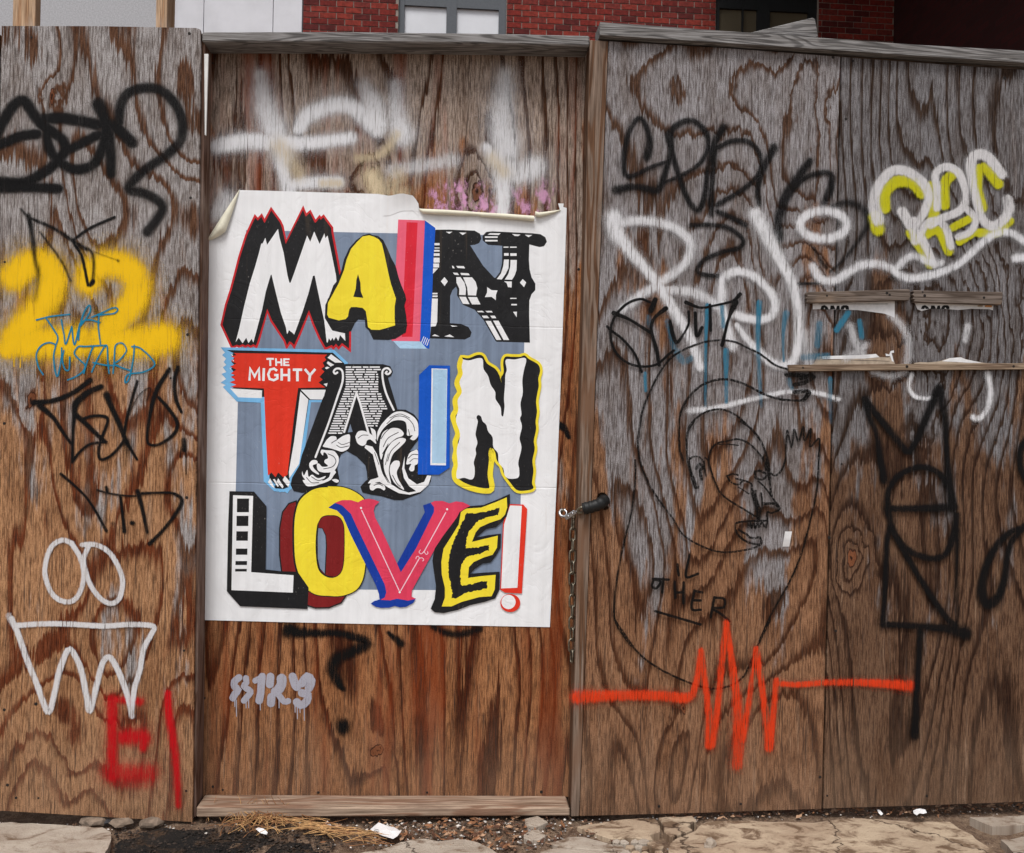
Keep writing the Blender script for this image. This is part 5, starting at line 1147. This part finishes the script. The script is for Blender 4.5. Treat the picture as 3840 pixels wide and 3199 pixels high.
go(L0, S_BLACK_SOFT, 0.8, 1.3, (c3((1590, 880), (1582, 1200), (1592, 1560)), half(50, 50, 60), (0.95, 0.45)))
L0.done("graffiti_tag", fence_r, label="tall stacked black tag at the sheet with the round knot")
go(L0, S_BLACK, 0.97, 1.2, (c3((2110, 180), (2058, 280), (2065, 420), (2130, 530)), half(60, 56, 56, 60)), (c3((2140, 780), (2080, 850), (1980, 890), (1880, 990), (1800, 1150), (1768, 1330), (1800, 1420), (1870, 1400), (1930, 1280), (1955, 1100), (2000, 950), (2140, 790)), half(50, 50, 50, 60, 66, 84, 96, 84, 64, 50, 50, 50)))
L0.done("graffiti_tag", fence_r, label="black looped tag at the far end of the fence")
# ------------------------------------------------------------------ chain, lock and sleeve at the door edge
M_STEEL = flat("dull_galvanised_steel", (128, 120, 106), 0.42, 0.3, 90, metal=0.9)
M_CHROME = flat("bright_steel", (168, 168, 172), 0.25, 0.1, 60, metal=1.0)
M_RUBBER = flat("black_rubber", (16, 17, 18), 0.55, 0.2, 80, spec=0.4)
CY = 0.030
cx, cz = on_wall(2148, 1950, CY)
chain = thing("door_chain", (cx, CY, on_wall(2143, 2480, CY)[1]), "rusty steel link chain hanging down beside the poster", "chain")
def link_mesh(hl, hw, wire):
    pts = []
    for i in range(20):
        a = 2 * math.pi * i / 20
        pts.append((hw * math.cos(a), 0.0, hw * math.sin(a) + (hl - hw) * (1 if math.sin(a) > 0.001 else (-1 if math.sin(a) < -0.001 else 0))))
    V, Fc = tube(pts, wire, 7, closed=True)
    me = bpy.data.meshes.new("link"); me.from_pydata(V, [], Fc); me.materials.append(M_STEEL)
    me.polygons.foreach_set("use_smooth", [True] * len(me.polygons))
    return me
LK = link_mesh(0.0205, 0.0098, 0.0031)
n_l = 13
zt, zb = on_wall(2148, 1962, CY)[1], on_wall(2143, 2462, CY)[1]
xt, xb = on_wall(2148, 1962, CY)[0], on_wall(2144, 2462, CY)[0]
for i in range(n_l):
    u = i / (n_l - 1)
    ob = bpy.data.objects.new("link", LK); COL.objects.link(ob); ob.parent = chain
    ob.location = Vector((xt + (xb - xt) * u, CY, zt + (zb - zt) * u)) - Vector(chain.location)
    ob.rotation_euler = (0, 0, math.radians((18 if i % 2 else 100) + 7 * math.sin(i * 2.1)))
def w3(px, py, y):
    X, Z = on_wall(px, py, y); return (X, y, Z)
slv = thing("rubber_sleeve", w3(2262, 1905, 0.0), "short black rubber sleeve pulled through the fence hole around the lock cable", "sleeve")
path = [w3(2268, 1868, 0.06), w3(2268, 1872, 0.02), w3(2264, 1878, -0.006), w3(2248, 1890, -0.020), w3(2226, 1899, -0.024), w3(2204, 1904, -0.022), w3(2188, 1908, -0.018)]
sm = smooth_path([(p[0], p[2]) for p in path], 0.004)
pts = []
N = 26
def interp(lst, u):
    f = u * (len(lst) - 1); i = min(int(f), len(lst) - 2); t_ = f - i
    return tuple(lst[i][k] * (1 - t_) + lst[i + 1][k] * t_ for k in range(3))
pp = [interp(path, i / N) for i in range(N + 1)]
for _ in range(3):
    pp = [pp[0]] + [tuple((pp[i - 1][k] + 2 * pp[i][k] + pp[i + 1][k]) / 4 for k in range(3)) for i in range(1, N)] + [pp[-1]]
rr = [0.0185 + 0.0014 * math.sin(i * 1.7) for i in range(N + 1)]
V, Fc = tube(pp, rr, 14)
build("tube", V, Fc, M_RUBBER, slv, smooth=True)
lock = thing("lock_shackle", w3(2150, 1945, 0.0), "bright steel shackle and hasp joining the sleeve to the chain", "lock")
V, Fc = tube([w3(2196, 1902, -0.018), w3(2178, 1903, -0.014), w3(2166, 1912, -0.010), w3(2168, 1924, -0.006), w3(2184, 1922, -0.012)], 0.0042, 8); build("ring", V, Fc, M_STEEL, lock, smooth=True)
V, Fc = tube([w3(2155, 1928, 0.0), w3(2162, 1918, -0.006), w3(2172, 1912, -0.010)], 0.0035, 8); build("pin", V, Fc, M_CHROME, lock, smooth=True)
A_, B_ = Vector(w3(2120, 1944, 0.004)), Vector(w3(2158, 1918, -0.008))
dv = (B_ - A_).normalized(); nv = Vector((-dv.z, 0, dv.x)) * 0.0075; tv = Vector((0, 0.003, 0))
V = [A_ - nv - tv, B_ - nv - tv, B_ + nv - tv, A_ + nv - tv, A_ - nv + tv, B_ - nv + tv, B_ + nv + tv, A_ + nv + tv]
hs = build("hasp_plate", V, [(0, 1, 2, 3), (4, 7, 6, 5), (0, 4, 5, 1), (1, 5, 6, 2), (2, 6, 7, 3), (3, 7, 4, 0)], M_CHROME, lock); bevelled(hs, 0.002, 2)
for u in (0.3, 0.72):
    c = A_ + (B_ - A_) * u
    V, Fc = tube([c + Vector((0, -0.0025, 0)), c + Vector((0, -0.0055, 0))], [0.004, 0.003], 10); build("rivet", V, Fc, M_CHROME, lock, smooth=True)
ring = [Vector(w3(2112, 1924, 0.02)) + Vector((0.011 * math.cos(a), 0.008 * math.sin(a), 0.010 * math.sin(a))) for a in [2 * math.pi * i / 16 for i in range(16)]]
V, Fc = tube(ring, 0.0042, 8, closed=True); build("ring", V, Fc, M_CHROME, lock, smooth=True)
V, Fc = tube([w3(2104, 1925, 0.05), w3(2101, 1925, 0.088)], 0.0045, 8); build("eye_bolt", V, Fc, M_STEEL, lock, smooth=True)
V, Fc = tube([w3(2112, 1912, 0.012), w3(2105, 1918, 0.03), w3(2104, 1926, 0.05)], 0.004, 8); build("eye_bolt", V, Fc, M_STEEL, lock, smooth=True)
V, Fc = tube([w3(2150, 1930, 0.0), w3(2156, 1938, 0.01), w3(2150, 1950, 0.022)], 0.0032, 8); build("hook", V, Fc, M_STEEL, lock, smooth=True)
# peeling sticker scrap on the fence
V, Fc = [], []
for i in range(9):
    u = i / 8
    for s_ in (0, 1):
        V.append(w3(2934 + 26 * s_ + 10 * (1 - u) , 1993 + 57 * u, -0.001 - 0.008 * (1 - u) ** 2 - 0.004 * math.sin(u * 3.1)))
for i in range(8): Fc.append((i * 2, i * 2 + 1, i * 2 + 3, i * 2 + 2))
solo("sticker_scrap", V, Fc, M_BILL, "small curled white sticker peeling beside the drawn hand", "sticker", base=Vector(w3(2948, 2050, 0.0)))

# ------------------------------------------------------------------ ground
rg = random.Random(17)
t = NT("street_dirt")
g = t.n.new("ShaderNodeNewGeometry"); pz = g.outputs['Position']
n1 = t.noise(pz, 9.0, 5.0, 0.65); n2 = t.noise(pz, 70.0, 4.0, 0.7); n3 = t.noise(pz, 320.0, 2.0, 0.6)
col = t.mix(t.ss(n1, 0.35, 0.65), srgb(104, 82, 66), srgb(142, 120, 100))
col = t.mix(t.ss(n2, 0.35, 0.7, 0.0, 0.8), col, srgb(78, 60, 50))
col = t.mix(t.ss(n3, 0.60, 0.72, 0.0, 0.8), col, srgb(190, 172, 156))
M_DIRT = t.bsdf(col, 0.95, t.bump(t.add(n2, t.mul(n3, 0.5)), 0.9, 0.008), spec=0.15)
def concrete(name, c1, c2, c3, seed, dirt=(104, 82, 64), dl=(0.50, 0.62)):
    t = NT(name)
    P_ = t.pos()
    v = t.vec(P_[0], t.mul(P_[1], 1.6), seed)
    n1 = t.noise(v, 5.0, 5.0, 0.6); n2 = t.noise(v, 80.0, 4.0, 0.7); n3 = t.noise(v, 11.0, 5.0, 0.65, 0.6); n4 = t.noise(v, 300.0, 2.0, 0.7)
    col = t.mix(t.ss(n1, 0.35, 0.65), srgb(*c1), srgb(*c2))
    col = t.mix(t.ss(n3, 0.46, 0.66, 0.0, 0.8), col, srgb(*c3))
    col = t.mix(t.ss(t.add(n3, t.mul(t.sub(n2, 0.5), 0.25)), dl[0] + 0.08, dl[1] + 0.08, 0.0, 0.85), col, srgb(*dirt))
    col = t.mix(t.ss(n2, 0.56, 0.75, 0.0, 0.6), col, srgb(120, 100, 84))
    col = t.mix(t.ss(n4, 0.60, 0.70, 0.0, 0.5), col, srgb(84, 70, 60))
    ck = t.voro(t.vec(t.add(P_[0], t.mul(t.sub(n3, 0.5), 0.16)), t.add(P_[1], t.mul(t.sub(n1, 0.5), 0.2)), seed), 1.3, 'DISTANCE_TO_EDGE')
    crk = t.ss(ck, 0.006, 0.0015)
    col = t.mix(t.mul(crk, 0.8), col, srgb(66, 50, 40))
    return t.bsdf(col, 0.92, t.bump(t.add(t.add(n2, t.mul(n4, 0.6)), t.add(t.mul(n3, 2.0), t.mul(crk, -3.0))), 0.7, 0.005), spec=0.15)
M_CONC = concrete("pale_concrete", (186, 174, 160), (166, 152, 138), (140, 122, 106), 1.0, dl=(0.46, 0.62))
M_TAN = concrete("tan_concrete", (194, 174, 150), (170, 148, 126), (136, 112, 92), 2.0, dl=(0.42, 0.58))
M_ASPH = concrete("black_asphalt_patch", (30, 29, 29), (40, 37, 35), (52, 44, 38), 3.0, (78, 60, 46), (0.47, 0.60))
# one sheet to the horizon, finer and uneven along the foot of the fence
V, Fc = [], []
def hgt(x, y):
    if y > 0.3 or y < -1.2 or abs(x) > 3.2: return -0.012
    return -0.012 + 0.006 * math.sin(x * 7.1 + 1.3 * math.sin(y * 9)) + 0.004 * math.sin(x * 23 + y * 31) + 0.003 * math.sin(x * 61 - y * 47)
gx = [-60, -20, -6, -3.3] + [-3.1 + i * 0.05 for i in range(125)] + [3.3, 6, 20, 60]
gy = [-60, -20, -6, -2.5, -1.3] + [-1.1 + i * 0.05 for i in range(29)] + [0.5, 1.5, 6, 20, 60]
for yy in gy:
    for xx in gx: V.append((xx, yy, hgt(xx, yy)))
nx = len(gx)
for j in range(len(gy) - 1):
    for i in range(nx - 1): Fc.append((j * nx + i, j * nx + i + 1, (j + 1) * nx + i + 1, (j + 1) * nx + i))
tag(build("ground", V, Fc, M_DIRT, smooth=True), kind="structure")
pave = bpy.data.objects.new("pavement", None); COL.objects.link(pave); pave.location = (0, -0.3, 0); tag(pave, kind="structure")
def gslab(name, pts, mat, z=0.006, th=0.05, jag=0.006, extra=(), bev=0.003):
    q = [on_ground(p[0], p[1], z) for p in pts]
    out = []
    ext = set(extra)
    for i, p in enumerate(q):
        p2 = q[(i + 1) % len(q)]; L_ = math.dist(p, p2)
        n = max(1, min(40, int(L_ / 0.03)))
        for k in range(n):
            j_ = jag if (i not in ext) else 0
            out.append((p[0] + (p2[0] - p[0]) * k / n + rg.uniform(-j_, j_), p[1] + (p2[1] - p[1]) * k / n + rg.uniform(-j_, j_)))
    V, Fc = slab_mesh(out, z - th, z)
    ob = build(name, V, Fc, mat, pave)
    if bev: bevelled(ob, bev, 1)
    return ob
gslab("slab", [(-900, 3060), (-200, 3074), (0, 3084), (200, 3092), (390, 3104), (418, 3120), (420, 3150), (402, 3180), (390, 3240), (360, 3500), (-900, 3500)], M_CONC, 0.010)
gslab("asphalt_patch", [(470, 3150), (560, 3118), (680, 3108), (800, 3112), (900, 3130), (1010, 3150), (1150, 3172), (1230, 3196), (1250, 3300), (1200, 3500), (420, 3500), (440, 3230)], M_ASPH, -0.004, jag=0.02, bev=0)
gslab("slab", [(1320, 3205), (1420, 3186), (1500, 3160), (1560, 3146), (1640, 3152), (1740, 3150), (1800, 3156), (1850, 3184), (1880, 3215), (1860, 3500), (1290, 3500)], M_CONC, 0.007, jag=0.008)
gslab("slab", [(2160, 3100), (2240, 3086), (2340, 3072), (2440, 3066), (2462, 3068), (2478, 3096), (2472, 3118), (2440, 3130), (2445, 3148), (2370, 3142), (2290, 3146), (2220, 3122)], M_TAN, 0.008, jag=0.004)
gslab("slab", [(2468, 3066), (2600, 3058), (2612, 3078), (2580, 3094), (2600, 3110), (2520, 3140), (2492, 3118), (2484, 3094)], M_TAN, 0.008, jag=0.004)
gslab("slab", [(2060, 3160), (2130, 3138), (2190, 3136), (2240, 3150), (2300, 3166), (2306, 3188), (2200, 3182), (2100, 3172)], M_CONC, 0.008, jag=0.004)
gslab("slab", [(2030, 3190), (2100, 3180), (2200, 3190), (2310, 3196), (2300, 3300), (2280, 3500), (1990, 3500), (2000, 3260)], M_CONC, 0.007, jag=0.006)
gslab("slab", [(2540, 3146), (2606, 3116), (2640, 3082), (2720, 3076), (2800, 3076), (2900, 3080), (3050, 3084), (3200, 3070), (3300, 3072), (3430, 3082), (3560, 3082), (3640, 3130), (3720, 3185), (3790, 3260), (3900, 3500), (2500, 3500), (2500, 3250), (2500, 3180)], M_TAN, 0.007, jag=0.005)
gslab("slab", [(3640, 3066), (3740, 3060), (3840, 3058), (4300, 3050), (4300, 3090), (3840, 3092), (3720, 3100)], M_CONC, 0.008, jag=0.004)
gslab("slab", [(3752, 3150), (3840, 3138), (4300, 3120), (4500, 3500), (3960, 3500), (3850, 3240)], M_CONC, 0.008, jag=0.005)
for i in range(7):
    xa = -5.6 + i * 1.6 + 0.13
    V, Fc = slab_mesh([(xa, -3.6), (xa + 1.58, -3.6), (xa + 1.58, -0.66), (xa, -0.66)], -0.05, 0.007)
    bevelled(build("slab", V, Fc, M_CONC, pave), 0.006, 2)
frags = [(2310, 3152, 14), (2342, 3156, 16), (2380, 3152, 14), (2412, 3154, 18), (2446, 3162, 16), (2320, 3178, 20), (2362, 3176, 15), (2396, 3174, 14), (2420, 3178, 13), (2468, 3172, 20), (2340, 3196, 22), (2384, 3196, 15), (2420, 3200, 16), (2470, 3196, 14), (2008, 3080, 40), (2000, 3130, 38), (2660, 3165, 20)]
for (px, py, r) in frags:
    n = rg.randint(5, 7)
    pts = [(px + r * 1.25 * math.cos(2 * math.pi * k / n + rg.uniform(-.3, .3)), py + r * 0.55 * math.sin(2 * math.pi * k / n + rg.uniform(-.3, .3))) for k in range(n)]
    gslab("concrete_fragment", pts, rg.choice([M_CONC, M_TAN, M_CONC]), 0.009 + rg.uniform(-0.002, 0.003), 0.03, 0.001, bev=0.002)
# rubble in the gap under the left panel
M_RUB = flat("rubble_stone", (128, 112, 98), 0.95, 0.25, 40, bump=0.5)
M_RUB2 = flat("dark_stone", (70, 68, 70), 0.9, 0.25, 40, bump=0.5)
def stone(cx_, cy_, cz_, sx, sy, sz, mat, name="stone", parent=None, label=None):
    bm = bmesh.new(); bmesh.ops.create_icosphere(bm, subdivisions=2, radius=1.0)
    for v in bm.verts:
        k = 1 + rg.uniform(-0.16, 0.16)
        v.co = Vector((v.co.x * sx * k, v.co.y * sy * k, v.co.z * sz * k))
    me = bpy.data.meshes.new(name); bm.to_mesh(me); bm.free(); me.materials.append(mat)
    ob = bpy.data.objects.new(name, me); COL.objects.link(ob)
    ob.location = (cx_, cy_, cz_)
    return tag(ob, label, "stone", "stones under the left fence panel") if label else ob
for (px, py, s, m, lab) in ((345, 3090, .040, M_RUB, "pale rubble stone under the raised edge of the left panel"), (398, 3086, .016, M_RUB2, "small dark round stone between pale rubble under the panel"), (450, 3092, .034, M_RUB, "low pale rubble stone beside the small dark stone"), (560, 3094, .036, M_RUB, "flat pale rubble stone at the asphalt patch's fence side")):
    x_, y_ = on_ground(px, py + 6, 0)
    stone(x_, y_ + s * 0.4, 0.006, s * 1.0, s * 0.7, s * 0.42, m, label=lab)
x_, y_ = on_ground(2665, 3168, 0.01)
stone(x_, y_, 0.016, 0.016, 0.013, 0.014, M_CONC, label="single pale lump of concrete on the tan pavement")["group"] = "loose lumps on the pavement"
# gravel and litter that nobody could count
def scatter(name, n, region, size, mats, seed, flatness=0.6):
    r = random.Random(seed); V, Fc, MI = [], [], []
    oct_ = [(1, 0, 0), (0, 1, 0), (-1, 0, 0), (0, -1, 0), (0, 0, 1), (0, 0, -1)]
    of = [(0, 1, 4), (1, 2, 4), (2, 3, 4), (3, 0, 4), (1, 0, 5), (2, 1, 5), (3, 2, 5), (0, 3, 5)]
    for _ in range(n):
        px, py = region(r); x_, y_ = on_ground(px, py, 0)
        s = size * r.uniform(0.35, 1.0) ** 1.6 * 1.6; a = r.uniform(0, 6.28); k = len(V)
        for o in oct_:
            xx, yy, zz = o[0] * s * r.uniform(.7, 1.3), o[1] * s * r.uniform(.6, 1.1), o[2] * s * flatness * r.uniform(.7, 1.2)
            V.append((x_ + xx * math.cos(a) - yy * math.sin(a), y_ + xx * math.sin(a) + yy * math.cos(a), 0.0 + hgt(x_, y_) * 0.6 + s * 0.3 + zz + 0.004))
        mi = r.randrange(len(mats)); Fc += [tuple(i + k for i in f) for f in of]; MI += [mi] * 8
    return build(name, V, Fc, mats, midx=MI)
M_G1 = flat("gravel_grey", (150, 144, 140), 0.9, 0.25, 60); M_G2 = flat("gravel_brown", (112, 84, 66), 0.9, 0.3, 60); M_G3 = flat("gravel_white", (214, 206, 198), 0.85, 0.15, 60); M_G4 = flat("gravel_dark", (62, 52, 46), 0.9, 0.3, 60)
def reg_mid(r):
    return (r.gauss(1750, 260), r.uniform(3072, 3185))
def reg_all(r):
    px = r.uniform(-40, 3880)
    base = 3058 if px > 2140 else 3078
    if px > 2140: base = 3062 - (px - 2140) * 0.027
    return (px, base + abs(r.gauss(0, 18)) + 2)
tag(scatter("gravel", 900, reg_mid, 0.0042, [M_G1, M_G2, M_G2, M_G4, M_G4, M_G3], 3), "fine gravel and crumbs strewn before the threshold board", "gravel", kind="stuff")
tag(scatter("grit", 950, reg_all, 0.0032, [M_G1, M_G2, M_G4, M_G4, M_G2, M_G3], 4), "dark grit and crumbs gathered along the foot of the fence", "grit", kind="stuff")
tag(scatter("asphalt_crumbs", 1500, lambda r: (r.uniform(430, 1250), r.uniform(3108, 3240)), 0.0042, [M_ASPH, M_ASPH, M_G4], 5), "loose black asphalt crumbs on the dark patch", "asphalt", kind="stuff")
# dead leaves and bark chips
def chips(name, n, region, mats, seed, ln=0.014):
    r = random.Random(seed); V, Fc, MI = [], [], []
    for _ in range(n):
        px, py = region(r); x_, y_ = on_ground(px, py, 0); a = r.uniform(0, 6.28); L_ = ln * r.uniform(.5, 1.3); w = L_ * r.uniform(.18, .4); k = len(V)
        up = r.uniform(0.001, 0.008)
        for (u, v, h) in ((-1, 0, 0), (-.3, 1, up), (.4, .9, up * .6), (1, 0, up * 1.4), (.4, -.9, up * .5), (-.3, -1, up * .2)):
            V.append((x_ + u * L_ * math.cos(a) - v * w * math.sin(a), y_ + u * L_ * math.sin(a) + v * w * math.cos(a), 0.006 + h + hgt(x_, y_) * .4))
        Fc += [(k, k + 1, k + 5), (k + 1, k + 2, k + 4, k + 5), (k + 2, k + 3, k + 4)]; mi = r.randrange(len(mats)); MI += [mi] * 3
    return build(name, V, Fc, mats, midx=MI)
M_L1 = flat("dead_leaf", (142, 98, 68), 0.8, 0.25, 80); M_L2 = flat("dark_leaf", (92, 62, 46), 0.8, 0.25, 80); M_L3 = flat("pale_leaf", (176, 140, 112), 0.8, 0.2, 80)
tag(chips("leaf_litter", 260, lambda r: (r.gauss(1780, 230), r.uniform(3070, 3190)), [M_L1, M_L2, M_L3], 8), "dead leaf and bark chips scattered before the threshold", "leaves", kind="stuff")
tag(chips("fence_foot_litter", 240, lambda r: (lambda px: (px, 3064 - (px - 2140) * 0.027 + abs(r.gauss(4, 12))))(r.uniform(2500, 3860)), [M_L1, M_L2, M_L3], 9, 0.012), "thin dead leaves along the foot of the long fence", "leaves", kind="stuff")
# straw heap
M_STRAW = flat("dry_straw", (188, 146, 98), 0.8, 0.25, 60)
M_STRAW2 = flat("brown_straw", (140, 96, 62), 0.8, 0.25, 60)
V, Fc, MI = [], [], []
rsw = random.Random(21)
def blade(p0, ang, L_, h0, h1, bend, mi, rad=0.0011):
    pts = []
    for i in range(6):
        u = i / 5; a = ang + bend * (u - .5)
        pts.append((p0[0] + math.cos(a) * L_ * (u - .5), p0[1] + math.sin(a) * L_ * (u - .5), h0 + (h1 - h0) * u + 0.006 * math.sin(u * 3.14)))
    v, f = tube(pts, [rad, rad, rad, rad * .9, rad * .8, rad * .5], 4); k = len(V)
    V.extend(v); Fc.extend(tuple(i + k for i in q) for q in f); MI.extend([mi] * len(f))
for i in range(120):
    px = rsw.gauss(960, 55); py = 3068 + abs(rsw.gauss(22, 26)); blade(on_ground(px, py, 0), rsw.uniform(0, 3.14), rsw.uniform(.03, .10), .008 + rsw.uniform(0, .02), .010 + rsw.uniform(0, .03), rsw.uniform(-1.2, 1.2), rsw.random() < .4)
for i in range(110):
    u = rsw.random(); px = 980 + 420 * u; py = 3078 + 78 * u + rsw.gauss(0, 13); blade(on_ground(px, py, 0), -0.28 + rsw.gauss(0, .28), rsw.uniform(.06, .16), .008 + rsw.uniform(0, .012) * (1.2 - u), .008 + rsw.uniform(0, .012), rsw.uniform(-.5, .5), rsw.random() < .3)
for i in range(26):
    px = rsw.gauss(930, 70); blade(on_ground(px, 3076, 0), rsw.uniform(0, 3.14), .05, .008, rsw.uniform(.03, .075), rsw.uniform(-1, 1), rsw.random() < .5, 0.0009)
tag(build("dry_straw", V, Fc, [M_STRAW, M_STRAW2], midx=MI), "heap of dry straw and stalks swept against the threshold", "straw", kind="stuff")
# scraps of paper
M_SCRAP = flat("litter_paper", (228, 226, 226), 0.7, 0.06, 60)
def scrap(name, pts, zs, label, marks=()):
    V = []
    for (p, z) in zip(pts, zs):
        x_, y_ = on_ground(p[0], p[1], z); V.append((x_, y_, z))
    n = len(V); c = tuple(sum(v[k] for v in V) / n for k in range(3)); V2 = V + [(c[0], c[1], c[2] + 0.003)]
    Fc = [(i, (i + 1) % n, n) for i in range(n)]
    base = Vector((c[0], c[1], min(zs)))
    if not marks: return solo(name, V2, Fc, M_SCRAP, label, "litter", "scraps of litter on the ground", base=base)
    th = thing(name, base, label, "litter", "scraps of litter on the ground")
    build("paper", V2, Fc, M_SCRAP, th)
    for m in marks:
        Vm = []
        for p in m:
            x_, y_ = on_ground(p[0], p[1], 0.0195); Vm.append((x_, y_, 0.0195))
        build("printed_line", Vm, [tuple(range(len(Vm)))], M_INK, th)
    return th
scrap("paper_scrap", [(1388, 3110), (1420, 3084), (1455, 3098), (1478, 3102), (1504, 3118), (1490, 3136), (1474, 3146), (1440, 3136), (1410, 3124)], [.012, .016, .018, .012, .016, .012, .012, .012, .012], "torn white receipt with print on the dirt before the threshold", [[(1404, 3108), (1420, 3112), (1421, 3114), (1404, 3110)], [(1402, 3113), (1416, 3117), (1416, 3119), (1402, 3115)]])
scrap("paper_scrap", [(958, 3108), (966, 3102), (990, 3108), (1004, 3122), (1000, 3130), (976, 3124)], [.02, .024, .026, .02, .016, .016], "small white crumpled scrap in the straw heap")
scrap("plastic_scrap", [(3424, 3040), (3436, 3034), (3452, 3032), (3470, 3036), (3476, 3048), (3462, 3052), (3448, 3050), (3438, 3058), (3426, 3050)], [.012, .02, .024, .018, .012, .012, .016, .012, .012], "white torn plastic scrap at the foot of the long fence")
scrap("paper_scrap", [(3288, 3034), (3300, 3038), (3312, 3052), (3304, 3058), (3294, 3048)], [.012, .02, .014, .012, .016], "narrow cream paper scrap among dead leaves by the fence")
scrap("paper_scrap", [(1218, 3088), (1228, 3078), (1240, 3092), (1244, 3096), (1230, 3094)], [.012, .016, .014, .012, .012], "tiny white curl of paper on the dirt between straw and threshold")
